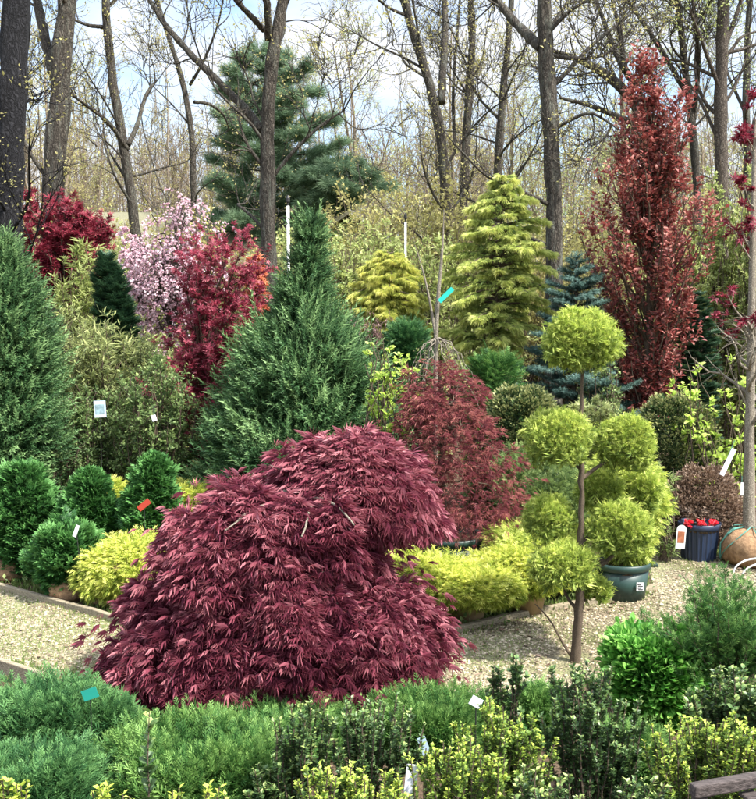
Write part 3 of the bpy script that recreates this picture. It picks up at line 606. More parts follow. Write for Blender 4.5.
# white pine --------------------------------------------------
def con(name, label, rows, Y, mat, bark='smallbark', deep=.9, bx=None, cat='conifer', extra=None, group=None, **kw):
    e = Env(rows, Y, deep=deep, bx=bx, ground='pine' not in name); r = thing(name, label, cat, e.base, group); g, w = Geo(), Geo()
    conifer(g, w, e, **kw)
    if extra: extra(g, e)
    g.build('crown', M[mat], r); w.build('trunk', M[bark], r, True); return r
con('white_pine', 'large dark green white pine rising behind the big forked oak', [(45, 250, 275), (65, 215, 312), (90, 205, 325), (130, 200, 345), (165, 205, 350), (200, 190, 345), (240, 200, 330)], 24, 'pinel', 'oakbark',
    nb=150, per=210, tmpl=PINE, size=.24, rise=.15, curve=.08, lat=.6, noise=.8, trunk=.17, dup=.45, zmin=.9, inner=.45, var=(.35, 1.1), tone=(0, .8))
con('low_pine', 'drooping green pine bough mass reaching right behind the white pole', [(160, 335, 350), (172, 300, 385), (186, 285, 405), (198, 290, 380), (215, 300, 345)], 23, 'pinel', 'oakbark',
    nb=30, per=170, tmpl=PINE, size=.26, rise=.1, curve=-.05, lat=.5, noise=.6, trunk=.08, dup=.3, var=(.4, 1.1))

# house with a gable ------------------------------------------
Yh = 23.; hb = at(240, 210, Yh); house = thing('house', 'low beige roofed house with a front gable half hidden behind the big green conifer', 'house', (hb[0], Yh, 0))
zr = at(240, 206, Yh)[2]; ze = at(240, 262, Yh)[2]; L_ = at(70, 210, Yh)[0]-hb[0]; R_ = at(352, 210, Yh)[0]-hb[0]
roofm = plain('roof_shingle', (.22, .21, .14), (.15, .145, .095), 40, .9, .4, .1, (1, 1, 4)); wallm = plain('house_wall', (.30, .33, .17), (.22, .26, .11), 5, .9, .2, .1); trimm = plain('pale_trim', (.5, .5, .4), (.4, .4, .32), 8, .7, .1)
mesh('wall', boxv(((L_+R_)/2, 1.4, ze/2-.05), (R_-L_-.3, 3.6, ze-.1)), BF, wallm, house)
mesh('roof', [(L_, -.6, ze-.1), (R_, -.6, ze-.1), (R_, 1.4, zr), (L_, 1.4, zr), (L_, -.6, ze-.2), (R_, -.6, ze-.2), (R_, 1.4, zr-.1), (L_, 1.4, zr-.1), (R_, 3.5, ze-.1), (L_, 3.5, ze-.1), (R_, 3.5, ze-.2), (L_, 3.5, ze-.2)],
     [(0, 1, 2, 3), (7, 6, 5, 4), (0, 4, 5, 1), (3, 2, 8, 9), (11, 10, 6, 7), (8, 10, 11, 9), (1, 5, 6, 2), (0, 3, 7, 4), (2, 6, 10, 8), (3, 9, 11, 7)], roofm, house)
gx = at(350, 212, Yh-1)[0]-hb[0]; gz = at(350, 210, Yh-1)[2]; gw = at(428, 266, Yh-1)[0]-hb[0]-gx; gz2 = at(428, 266, Yh-1)[2]
mesh('gable_wall', [(gx-gw+.1, -1.0, 0), (gx+gw-.1, -1.0, 0), (gx+gw-.1, -1.0, gz2-.05), (gx, -1.0, gz-.12), (gx-gw+.1, -1.0, gz2-.05), (gx-gw+.1, 1.6, 0), (gx+gw-.1, 1.6, 0), (gx+gw-.1, 1.6, gz2-.05), (gx, 1.6, gz-.12), (gx-gw+.1, 1.6, gz2-.05)],
     [(0, 1, 2, 3, 4), (9, 8, 7, 6, 5), (1, 6, 7, 2), (5, 0, 4, 9)], wallm, house)
for sg in (-1, 1):
    a = (gx, gz); b = (gx+sg*gw*1.06, gz2-.05); V = []
    for yy in (-1.25, 1.7):
        V += [(a[0], yy, a[1]), (b[0], yy, b[1]), (b[0], yy, b[1]-.09), (a[0], yy, a[1]-.09)]
    mesh('gable_roof', V, [(0, 1, 2, 3), (7, 6, 5, 4), (0, 4, 5, 1), (1, 5, 6, 2), (2, 6, 7, 3), (3, 7, 4, 0)], roofm if sg < 0 else trimm, house)

# white poles with dark caps -----------------------------------
whitep = plain('white_pvc', (.8, .8, .8), (.68, .68, .68), 6, .4, .05); darkp = plain('dark_plastic', (.03, .03, .03), (.02, .02, .02), 8, .5, .1)
def pole(label, px, ytop, Y, w):
    b = at(px, ytop, Y); r = thing('white_pole', label, 'pole', (b[0], Y, 0), 'white poles')
    V, Fs = lathe([(w, 0), (w, b[2])], 14); mesh('shaft', V, Fs, whitep, r, True)
    V, Fs = lathe([(w*.5, b[2]), (w*.7, b[2]+.04), (w*1.4, b[2]+.06), (w*1.4, b[2]+.11), (w*.6, b[2]+.15)], 14); mesh('cap', V, Fs, darkp, r)
pole('taller white pole with dark cap left of the big green conifer', 288, 206, 14.5, .021)
pole('shorter white pole behind the golden hinoki', 405.5, 222, 17, .019)

# ------------------------------------------------------------------ mid-ground plants
def padplant(name, label, rows, Y, mat, layers, bark='smallbark', cat='shrub', deep=.9, bx=None, nlimb=14, trunk=.02, group=None, sag=.15, parent_parts=None):
    e = Env(rows, Y, deep=deep, bx=bx, ground='cypress' not in name); r = thing(name, label, cat, e.base, group); g, w = Geo(), Geo()
    for L in layers: c, o = pads(g, e, **L)
    B = c[rng.permutation(len(c))[:nlimb]]*[.85, .85, .95]; A = np.zeros_like(B); A[:, 2] = np.clip(B[:, 2]*.35, 0, None)*U(.2, 1, len(B))
    tubes(w, reach(A, B, sag, 7, .02), np.full((len(B), 7), trunk*.6)*np.linspace(1, .25, 7), 5)
    zt = np.linspace(-.02, max(A[:, 2].max(), .15)+.05, 5); tubes(w, np.stack([0*zt, 0*zt, zt], 1), trunk*np.linspace(1.2, .7, 5), 8)
    g.build('foliage', M[mat], r); w.build('stems', M[bark], r, True)
    return r, e

# background group of dark red maple, etc.
def leafy(name, label, rows, Y, mat, tmpl, size, nl=26, tw=8, per=6, bark='smallbark', cat='tree', deep=.85, bx=None, zb=.3, sag=.2, tone=(0, .8), trunk=.03, f=(.35, .95), tw_len=.28, spread=1., up=.1, droop=0., keep=1., tip=.2, straight=True, twig_up=.08, group=None, lname='leaves'):
    e = Env(rows, Y, deep=deep, bx=bx, ground=cat == 'shrub'); r = thing(name, label, cat, e.base, group); lf, w = Geo(), Geo(); nl = int(nl*e.k)
    p, o = e.sample(nl, f[0], f[1], .05); z = p[:, 2]; A = np.zeros_like(p)
    A[:, 2] = np.minimum(zb*e.H+(z-zb*e.H)*.55, z*.85)*1.0 if straight else 0
    A[:, 2] = np.clip(A[:, 2], 0, None); A[:, 0] = e.cw(np.maximum(A[:, 2], e.z0))[0]*np.clip(A[:, 2]/e.H*1.5, 0, 1)
    if not straight: A[:, :2] = p[:, :2]*U(.25, .6, (nl, 1))
    P = reach(A, p, sag, 7, .025); R = np.full((nl, 7), trunk*.45)*np.linspace(1, .25, 7); tubes(w, P, R, 5)
    P1, R1 = spawn(P, R, tw, .25, 1, 45, 0, .7, 5, twig_up-droop*.5, .18, minr=.003, absl=tw_len*e.w.max()); tubes(w, P1, R1, 3)
    stem_leaves(lf, P1, per, tmpl, size, .1, 1, spread, up, tone, tip, .01, keep, droop)
    if straight:
        zt = np.linspace(0, max(A[:, 2].max(), .3)*1.1, 9); xx = e.cw(np.maximum(zt, e.z0))[0]*np.clip(zt/e.H*1.5, 0, 1)
        tubes(w, np.stack([xx, 0*zt, zt], 1), trunk*np.linspace(1.1, .3, 9), 9, .04)
    lf.build(lname, M[mat], r); w.build('trunk' if cat == 'tree' else 'stems', M[bark], r, True)
    return r

leafy('dark_red_maple', 'dark red leaved maple at the left between the black trunk and the pink blossom', [(193, 30, 80), (210, 14, 105), (235, 12, 118), (260, 20, 110), (285, 40, 95), (300, 60, 80)], 15.5, 'darkred', PALM, .085, 80, 14, 10, trunk=.05, tw_len=.3, f=(.3, 1.05))
leafy('weeping_cherry', 'pink blossoming weeping cherry behind the red maple', [(193, 180, 215), (205, 125, 226), (228, 108, 232), (262, 115, 228), (290, 128, 215), (312, 140, 200), (330, 150, 190)], 13.2, 'pink', FLOW, .032, 46, 11, 12, 'bark', trunk=.04, tw_len=.55, droop=.75, twig_up=-.25, f=(.3, .95), sag=.35, spread=.8, lname='blossom')
leafy('cherry_sprig', 'small pink blossom branches above the dark narrow conifer', [(222, 118, 135), (240, 112, 148), (265, 120, 150), (290, 135, 152), (320, 140, 152)], 14, 'pink', FLOW, .045, 20, 8, 12, 'bark', trunk=.025, tw_len=.5, droop=.6, twig_up=-.2, lname='blossom')
con('narrow_conifer', 'dark green narrow conifer below the pink cherry', [(252, 101, 107), (275, 92, 122), (300, 88, 132), (325, 92, 140), (350, 98, 145)], 12.5, 'darkcon', nb=120, per=60, tmpl=SPRAY, size=.13, rise=.5, curve=.15, lat=.4, noise=.3, tone=(0, .7))
leafy('green_shrub', 'loose lime tinted shrub rising left of the narrow dark conifer', [(228, 75, 84), (250, 62, 100), (280, 50, 100), (310, 48, 100), (340, 50, 96)], 13.2, 'budg', WILLOW, .11, 50, 9, 14, cat='shrub', sag=.05, straight=False, tw_len=.35, twig_up=.3)
leafy('green_shrub', 'yellow green willowy shrub behind the dark narrow conifer', [(240, 120, 150), (270, 110, 175), (300, 110, 190), (335, 140, 190)], 14.5, 'budg', WILLOW, .11, 50, 9, 12, cat='shrub', sag=.05, straight=False, tw_len=.35, twig_up=.3)
leafy('willowy_shrub', 'arching olive green shrub left of centre under the narrow conifer', [(318, 60, 100), (335, 52, 150), (360, 48, 185), (390, 50, 195), (420, 60, 190), (450, 70, 170)], 11.8, 'olive', WILLOW, .10, 110, 12, 13, cat='shrub', sag=.2, straight=False, tw_len=.3, twig_up=.12, droop=.1)
leafy('willowy_shrub', 'arching olive green shrub directly left of the red maple', [(330, 140, 165), (350, 120, 185), (380, 115, 200), (410, 120, 205), (440, 130, 200)], 12.3, 'olive', WILLOW, .10, 70, 12, 12, cat='shrub', sag=.2, straight=False, tw_len=.3, twig_up=.12, droop=.1)
leafy('rounded_shrub', 'dull green rounded shrub carrying a pale blue tag', [(385, 70, 105), (400, 58, 118), (430, 52, 125), (465, 55, 122), (490, 60, 115)], 10.3, 'mid', OVATE, .042, 80, 14, 14, cat='shrub', straight=False, sag=.15, tone=(0, .5), tip=.35)
leafy('rounded_shrub', 'green rounded shrub with a white tag below the red maple', [(362, 130, 170), (378, 112, 190), (400, 108, 203), (430, 112, 200), (460, 120, 190), (485, 130, 180)], 10.1, 'mid', OVATE, .045, 100, 14, 14, cat='shrub', straight=False, sag=.12, tone=(0, .55), tip=.4)
leafy('low_shrub', 'grey green low twiggy shrub behind the dwarf green conifers', [(405, 40, 70), (425, 20, 90), (455, 15, 100), (485, 20, 90)], 10.0, 'mid', OVATE, .035, 50, 10, 10, cat='shrub', straight=False, tone=(0, .35), tip=.2)
leafy('red_maple', 'bright crimson Japanese maple left of the big green conifer', [(222, 198, 228), (238, 186, 268), (262, 184, 284), (290, 178, 280), (320, 166, 270), (345, 150, 252), (372, 140, 254), (400, 150, 248), (425, 185, 240)], 10.9, 'redmaple', PALM, .058, 70, 12, 12, trunk=.03, zb=.1, tw_len=.34, bx=215, f=(.4, 1.15), keep=.8)
leafy('orange_maple', 'orange leaved small maple just behind the crimson maple', [(255, 250, 262), (270, 238, 272), (295, 240, 275), (315, 245, 268)], 12, 'orange', PALM, .07, 24, 9, 7, trunk=.02)
leafy('red_seedling', 'small red leaved seedling under the crimson maple', [(418, 190, 210), (430, 182, 218), (445, 188, 214), (470, 192, 208)], 10.2, 'redmaple', PALM, .06, 12, 5, 5, cat='shrub', trunk=.01)

def tails(K_, per, size, **kw): return dict(K_=K_, per=per, padr=kw.pop('padr', .2), tmpl=TAIL, size=size, a_out=.7, a_up=.15, a_loc=.9, noise=.45, umb=.35, lump=kw.pop('lump', .2), **kw)
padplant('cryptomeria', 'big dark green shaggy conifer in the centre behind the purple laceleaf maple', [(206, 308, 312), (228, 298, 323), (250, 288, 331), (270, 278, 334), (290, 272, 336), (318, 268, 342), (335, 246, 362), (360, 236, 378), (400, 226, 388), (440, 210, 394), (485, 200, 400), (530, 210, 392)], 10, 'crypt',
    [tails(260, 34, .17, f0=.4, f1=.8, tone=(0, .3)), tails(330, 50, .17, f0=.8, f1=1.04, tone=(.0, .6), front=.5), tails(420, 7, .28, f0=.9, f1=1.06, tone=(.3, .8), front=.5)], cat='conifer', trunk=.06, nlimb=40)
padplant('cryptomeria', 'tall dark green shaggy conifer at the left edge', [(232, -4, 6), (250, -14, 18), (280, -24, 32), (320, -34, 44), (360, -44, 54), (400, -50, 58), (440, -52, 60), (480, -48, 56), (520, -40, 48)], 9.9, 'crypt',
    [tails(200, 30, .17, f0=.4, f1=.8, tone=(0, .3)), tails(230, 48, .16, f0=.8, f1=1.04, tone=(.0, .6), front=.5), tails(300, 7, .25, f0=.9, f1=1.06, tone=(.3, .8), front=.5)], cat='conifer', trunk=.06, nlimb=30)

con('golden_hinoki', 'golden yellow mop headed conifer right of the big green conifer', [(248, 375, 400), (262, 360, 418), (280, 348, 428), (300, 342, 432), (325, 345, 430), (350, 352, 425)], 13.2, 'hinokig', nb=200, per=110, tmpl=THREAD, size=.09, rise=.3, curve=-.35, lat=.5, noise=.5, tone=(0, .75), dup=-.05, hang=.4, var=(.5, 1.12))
con('golden_deodar', 'tall golden conifer with drooping layered boughs left of the thick lichened oak', [(170, 500, 510), (190, 484, 530), (215, 462, 542), (240, 448, 554), (262, 440, 566), (290, 438, 556), (320, 440, 548), (350, 450, 530), (370, 460, 520)], 12.8, 'deodar', nb=150, per=170, tmpl=THREAD, size=.10, rise=.42, curve=-.40, lat=.55, noise=.6, tone=(0, .65), tip=.45, dup=.05, hang=.4, trunk=.05, var=(.45, 1.18), inner=.3)  # inner boughs toned darker: shade of the hollows put into the colour
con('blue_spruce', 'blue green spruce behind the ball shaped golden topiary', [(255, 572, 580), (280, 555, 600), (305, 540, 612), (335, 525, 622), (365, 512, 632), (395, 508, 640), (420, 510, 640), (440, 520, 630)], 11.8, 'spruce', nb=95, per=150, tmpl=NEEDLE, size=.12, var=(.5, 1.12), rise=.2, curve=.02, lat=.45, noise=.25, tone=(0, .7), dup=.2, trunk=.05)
con('dark_yew', 'nearly black green conifer right of the copper beech', [(290, 690, 702), (315, 680, 712), (345, 668, 722), (375, 660, 725), (410, 665, 720)], 12.6, 'darkcon', nb=110, per=70, tmpl=SPRAY, size=.12, rise=.3, curve=-.05, lat=.4)
padplant('round_juniper', 'rounded deep green bush between the golden hinoki and the bare weeping tree', [(318, 400, 418), (330, 390, 428), (350, 385, 432), (372, 388, 430)], 11.8, 'junip', [dict(K_=160, per=34, padr=.14, tmpl=SPRAY, size=.10, a_out=.7, a_up=.4, a_loc=.4, noise=.3)])
padplant('low_juniper', 'low bright green juniper behind the second purple maple', [(355, 485, 505), (366, 470, 522), (385, 465, 525), (400, 468, 520)], 11.2, 'junipb', [dict(K_=90, per=34, padr=.16, tmpl=SPRAY, size=.12, a_out=.7, a_up=.2, a_loc=.4, noise=.3)])
leafy('spring_shrub', 'sparse yellow green budding shrub left of the golden hinoki', [(235, 330, 345), (255, 320, 365), (290, 325, 360), (320, 330, 352)], 14, 'budg', OVATE, .06, 70, 9, 13, cat='shrub', straight=False, twig_up=.3)
leafy('spring_shrub', 'sparse green budding shrub right of the shorter white pole', [(225, 415, 435), (245, 405, 455), (280, 408, 455), (310, 410, 450)], 15, 'budg', OVATE, .06, 80, 9, 13, cat='shrub', straight=False, twig_up=.3)
leafy('weeping_dwarf', 'small purplish weeping shrub in front of the golden hinoki', [(290, 355, 375), (302, 342, 388), (322, 338, 396), (340, 342, 392)], 12.2, 'purple', WILLOW, .05, 44, 8, 6, 'smallbark', 'shrub', droop=.7, twig_up=-.3, sag=.3, tw_len=.45)
leafy('lime_shrub', 'shrub with fresh lime green rosettes beside the big green conifer', [(335, 365, 395), (350, 355, 412), (380, 358, 420), (410, 362, 412), (440, 368, 400)], 8.95, 'lime', ROUND, .05, 44, 5, 9, cat='shrub', sag=.1, tw_len=.25, straight=False, twig_up=.25)

# bare weeping tree
e = Env([(225, 425, 455), (300, 420, 460), (345, 412, 480), (380, 410, 485)], 10.9, bx=436); r = thing('bare_weeping_tree', 'thin bare weeping tree with a turquoise tag behind the second purple maple', 'tree', e.base)
w = Geo(); L = lambda px, py: at(px, py, 10.9)-e.base
P, R = resample([(0, 0, 0), L(436, 400), L(435, 340), L(438, 290), L(440, 262), L(446, 240), L(444, 210)], [.032, .028, .026, .021, .016, .010, .004], 12); tubes(w, P, R, 10, .06)
P, R = resample([L(437, 345), L(430, 300), L(422, 265), L(415, 245)], [.02, .014, .008, .004], 8); tubes(w, P, R, 6)
B = np.array([L(x, y)+[0, U(-.5, .5), 0] for x, y in zip(np.r_[U(402, 425, 9), U(447, 486, 11)], U(365, 430, 20))]); A = np.tile(L(436, 338), (20, 1)); P = reach(A, B, .38, 9, .02); R = np.full((20, 9), .0065)*np.linspace(1, .3, 9); tubes(w, P, R, 5)
P1, R1 = spawn(P, R, 4, .3, 1, 30, .3, .7, 5, -.25, .15, minr=.003); tubes(w, P1, R1, 3); w.build('trunk', M['palebark'], r, True)
g = Geo(); stem_leaves(g, P1, 4, OVATE, .03, .2, 1); g.build('leaves', M['budg'], r)

# copper beech: steep rising branches
e = Env([(48, 638, 652), (70, 623, 670), (100, 605, 689), (130, 603, 697), (160, 599, 697), (190, 585, 707), (215, 578, 719), (250, 583, 712), (290, 591, 699), (330, 601, 692), (365, 615, 679), (400, 628, 667)], 12, bx=647, deep=.9)
r = thing('copper_beech', 'tall narrow copper beech with dark red leaves towards the right', 'tree', e.base); w, g, g2 = Geo(), Geo(), Geo()
p, o = e.sample(150, .2, 1.02, .1); A = np.zeros_like(p); A[:, 2] = np.clip(p[:, 2]-U(.7, 1.6, 150), .9, None)*.97; A[:, 2] = np.minimum(A[:, 2], p[:, 2]-.1)
P = reach(A, p, -.05, 7, .02); R = np.full((150, 7), .016)*np.linspace(1, .3, 7); tubes(w, P, R, 5)
P1, R1 = spawn(P, R, 9, .2, 1, 38, 0, .7, 5, .3, .14, minr=.004, absl=.26); tubes(w, P1, R1, 3)
stem_leaves(g, P1, 17, OVATE, .064, .1, 1, 1, .15, (0, .9), .1, .02)
zt = np.linspace(0, 5.2, 10); tubes(w, np.stack([0*zt, 0*zt, zt], 1), .065*np.linspace(1, .15, 10), 12, .04); g.build('crown', M['beech'], r); w.build('trunk', M['smallbark'], r, True)

# right side shrubs
for lab, rows, Y, sd_ in [('tall lime green budding shrub right of the copper beech', [(160, 715, 740), (190, 706, 750), (230, 700, 758), (280, 700, 760), (330, 702, 752)], 15, 0),
                     ('tall lime green budding shrub at the right edge', [(150, 752, 775), (190, 742, 790), (240, 738, 796), (300, 735, 790), (340, 735, 785)], 14.4, 1),
                     ('thin pale green shrub behind the dark yew', [(215, 690, 705), (245, 682, 716), (290, 684, 716), (330, 690, 712)], 16, 2)]:
    leafy('budding_shrub', lab, rows, Y, 'budg', OVATE, .058, 110, 10, 20, cat='shrub', straight=False, sag=.03, twig_up=.35, tw_len=.3, group='budding shrubs at the right')
leafy('lime_shrub', 'open shrub with upright lime green leaf clusters at the right', [(330, 700, 712), (350, 688, 745), (375, 665, 752), (400, 672, 755), (430, 682, 755), (470, 690, 752), (510, 702, 745)], 10.65, 'lime', ROUND, .068, 46, 4, 9, cat='shrub', sag=.0, straight=False, tw_len=.22, twig_up=.2, bx=735, f=(.55, 1.12))
leafy('pale_maple', 'pale green small maple between the golden topiary balls and the copper beech', [(398, 578, 610), (408, 565, 628), (425, 568, 625), (445, 580, 615)], 10.6, 'olive', PALM, .055, 34, 7, 6, cat='shrub', tone=(.3, 1))
leafy('green_fill_shrub', 'plain green shrub between the blue spruce and the copper beech', [(350, 580, 600), (370, 572, 622), (395, 575, 628), (415, 580, 625)], 11.4, 'mid', OVATE, .045, 40, 9, 10, cat='shrub', straight=False)

def domebush(name, label, rows, Y, mat='box', K_=300, per=30, size=.034, tone=(.1, .95), tipup=.4, tmpl=OVATE, **kw):
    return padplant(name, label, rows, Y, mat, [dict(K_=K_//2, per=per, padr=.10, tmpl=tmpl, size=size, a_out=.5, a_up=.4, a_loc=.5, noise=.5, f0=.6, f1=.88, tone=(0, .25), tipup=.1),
        dict(K_=K_, per=per, padr=.075, tmpl=tmpl, size=size, a_out=.7, a_up=.5, a_loc=.5, noise=.4, umb=.2, f0=.95, f1=1.03, tone=tone, tipup=tipup, squash=.8, lump=.04, front=.3)], **kw)
domebush('clipped_dome_bush', 'dark dome shaped bush with buff tips right of the second purple maple', [(384, 515, 530), (388, 505, 535), (398, 492, 552), (420, 486, 560), (445, 490, 560), (470, 500, 555), (500, 505, 550)], 10.4, K_=420, size=.042)
domebush('clipped_dome_bush', 'dark dome shaped bush with buff tips above the brown azalea', [(394, 665, 685), (399, 655, 695), (408, 645, 704), (425, 636, 714), (450, 634, 718), (475, 640, 714), (500, 648, 705)], 11.0, K_=460, size=.042)
domebush('brown_azalea', 'brownish bronze leaved low bush behind the dark blue pot', [(462, 692, 708), (470, 684, 722), (482, 672, 734), (496, 660, 742), (510, 656, 745), (525, 660, 742), (540, 668, 738)], 10.2, 'brown', 300, 28, .036, (.1, .9), .2, deep=.55)
leafy('green_sprawling_shrub', 'small leafy shrub peeking out right of the golden potted cypress', [(455, 655, 668), (470, 652, 678), (490, 655, 680)], 9.6, 'mid', WILLOW, .07, 14, 5, 8, cat='shrub', tone=(.4, 1), straight=False)

# tree at right edge with red leaves
e = Env([(160, 735, 775), (260, 735, 775), (350, 730, 780), (400, 735, 775)], 9.5, bx=749); r = thing('red_leaf_tree', 'slim right edge tree with sparse dark red leaves, rising from a burlap ball', 'tree', e.base); w, g = Geo(), Geo()
L = lambda px, py: at(px, py, 9.5)-e.base
P, R = resample([L(749, 545), L(749, 450), L(751, 380), L(752, 300), L(753, 220), L(755, 120)], [.062, .046, .042, .034, .026, .012], 12); tubes(w, P, R, 12, .06)
P, R = P[None], R[None]; P1, R1 = spawn(P, R, 26, .25, 1, 55, .16, .45, 7, .05, .2, minr=.006); tubes(w, P1, R1, 5); P2, R2 = spawn(P1, R1, 6, .3, 1, 45, .5, .6, 5, .0, .2, minr=.003); tubes(w, P2, R2, 3)
k = P2[:, -1, 2] > L(750, 330)[2]
stem_leaves(g, P2[k], 7, PALM, .07, .3, 1, 1, -.2, (0, .6)); P3, R3 = spawn(P[:, 5:7], R[:, 5:7], 40, 0, 1, 60, 0, .25, 6, -.25, .2, minr=.003, absl=.5); tubes(w, P3, R3, 3)
w.build('trunk', M['palebark'], r, True); g.build('leaves', M['darkred'], r)

# burlap root balls ------------------------------------------
burlap = plain('burlap', (.36, .23, .13), (.20, .12, .07), 22, .95, .7, .1); fiber = plain('fiber_pot', (.40, .29, .17), (.27, .19, .11), 9, .95, .4, .1, (1, 1, .4)); twine = plain('twine', (.10, .30, .24), (.06, .2, .16), 20, .8, .2)
def rootball(label, px, py, Y, rr, h, tw=False):
    b = at(px, py, Y)*[1, 1, 0]; r = thing('root_ball', label, 'root ball', b, 'burlap root balls')
    V, Fs = lathe([(rr*.75, 0), (rr*.98, h*.2), (rr, h*.5), (rr*.93, h*.75), (rr*.6, h*.93), (rr*.15, h)], 36, .09); V = np.array(V); V += G(size=V.shape)*rr*.018
    mesh('burlap', V, Fs, burlap, r, True)
    if tw:
        g = Geo()
        for i in range(9):
            a = U(0, 6.3); s = np.linspace(0, 1, 9); al = a+s*U(-1.5, 1.5); q = np.interp(s, [0, .5, .85, 1], [rr*1.0, rr*1.03, rr*.75, rr*.2]); zz = np.interp(s, [0, .5, .85, 1], [h*.1, h*.55, h*.93, h*1.02])
            tubes(g, np.stack([q*np.cos(al), q*np.sin(al), zz+.01], 1), np.full(9, .006), 4)
        g.build('twine', twine, r)
rootball('large burlap root ball tied with green twine at the right edge', 752, 545, 9.5, .29, .36, True)
rootball('small burlap root ball under the leftmost dwarf conifer', 10, 575, 9.0, .22, .2)
rootball('burlap root ball beneath the front dwarf conifer left of the maple', 72, 600, 8.35, .2, .2)
rootball('half hidden burlap root ball under the yellow cypress left of the maple', 112, 600, 8.2, .19, .18)
rootball('burlap root ball under the dwarf conifer holding a red tag', 150, 570, 8.9, .2, .2)

# dwarf hinokis
def dwarf(label, rows, Y, bx=None):
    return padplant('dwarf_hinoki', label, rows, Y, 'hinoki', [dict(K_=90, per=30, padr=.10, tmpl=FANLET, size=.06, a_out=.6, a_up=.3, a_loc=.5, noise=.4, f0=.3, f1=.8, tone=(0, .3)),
        dict(K_=150, per=34, padr=.085, tmpl=FANLET, size=.055, a_out=.7, a_up=.45, a_loc=.5, noise=.35, f0=.85, f1=1.05, tone=(.05, .7), tipup=.4, lump=.25, front=.4), dict(K_=110, per=9, padr=.05, tmpl=FANLET, size=.075, a_out=.6, a_up=.6, a_loc=.4, noise=.4, f0=.95, f1=1.15, tone=(.3, .9), lump=.2)], cat='conifer', trunk=.025, bx=bx, group='dwarf green conifers')
dwarf('dwarf dark green conifer at the far left above a root ball', [(460, 12, 32), (475, 0, 46), (500, -8, 55), (525, -10, 56), (550, -6, 52), (560, 0, 44)], 9.0)
dwarf('dwarf dark green conifer second from the left with a pointed top', [(463, 88, 96), (480, 74, 108), (505, 62, 116), (530, 60, 120), (545, 66, 112)], 8.9)
dwarf('low dwarf green conifer nearest the gravel with a small white tag', [(520, 50, 80), (535, 38, 98), (555, 30, 103), (575, 38, 100), (585, 50, 90)], 8.4)
dwarf('dwarf dark green conifer holding a red tag just left of the maple', [(450, 148, 158), (465, 138, 170), (490, 128, 176), (515, 122, 182), (535, 125, 178)], 8.8)

def goldmop(label, rows, Y, mat='goldy', K_=170, bx=None, deep=.9, size=.062):
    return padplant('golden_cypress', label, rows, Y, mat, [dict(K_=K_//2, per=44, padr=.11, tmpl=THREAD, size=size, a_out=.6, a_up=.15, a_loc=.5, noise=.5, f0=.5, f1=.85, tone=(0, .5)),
        dict(K_=K_, per=80, padr=.10, tmpl=THREAD, size=size, a_out=.7, a_up=.0, a_loc=.8, noise=.45, f0=.88, f1=1.08, tone=(.0, .85), tipup=.35, lump=.2, front=.4),
        dict(K_=K_, per=9, padr=.08, tmpl=SPRAY, size=size*1.5, a_out=.7, a_up=.0, a_loc=.6, noise=.8, f0=.95, f1=1.1, tone=(.3, .9), lump=.2, front=.4)], bx=bx, deep=deep, group='golden thread cypresses')
goldmop('bright yellow spreading cypress left of the purple laceleaf maple', [(540, 118, 150), (551, 102, 178), (565, 86, 182), (580, 88, 165), (594, 104, 150)], 8.2, K_=200)
goldmop('small yellow cypress between two dwarf conifers', [(484, 108, 126), (495, 100, 132), (510, 104, 130)], 9.6, K_=60)
goldmop('small yellow cypress right of the dwarf conifer with the red tag', [(486, 175, 200), (493, 160, 215), (508, 165, 215)], 9.5, K_=70)
goldmop('yellow cypress mound half behind the purple laceleaf maple', [(558, 395, 425), (565, 385, 450), (565, 385, 468), (585, 395, 470), (600, 410, 460)], 7.85, K_=200, bx=432)
goldmop('bright yellow cypress mound in a brown pot right of the laceleaf maple', [(572, 448, 495), (577, 430, 512), (583, 426, 518), (590, 440, 508)], 7.7, K_=180, bx=466)
goldmop('yellow green cypress in the brown pot directly left of the topiary trunk', [(554, 505, 545), (561, 490, 562), (570, 490, 564), (580, 502, 552)], 7.95, K_=180, bx=526)
goldmop('low yellow cypress squeezed between the two brown pots', [(556, 480, 520), (566, 470, 530), (580, 476, 524)], 8.35, K_=90)
goldmop('pale gold cypress behind the topiary trunk', [(528, 500, 560), (538, 488, 580), (555, 495, 590), (572, 510, 580)], 8.5, 'gold', K_=150)

def fiberpot(label, px, pytop, pybot, Y, r_top, tilt=0):
    z = at(px, pytop, Y)[2]; b = at(px, pybot, Y)*[1, 1, 0]; r = thing('fiber_pot', label, 'pot', b, 'brown fiber pots')
    V, Fs = lathe([(r_top*.80, 0), (r_top*.97, z), (r_top*1.03, z), (r_top*1.03, z+.02), (r_top*.95, z+.02), (r_top*.93, z-.03)], 40, .02); mesh('pot_wall', V, Fs, fiber, r, True)
fiberpot('brown fiber pot directly right of the purple laceleaf maple', 466, 592, 632, 7.7, .17)
fiberpot('brown fiber pot left of the topiary trunk', 526, 588, 618, 7.95, .165)
fiberpot('brown fiber pot mostly hidden behind the laceleaf maple edge', 432, 596, 637, 7.85, .165)

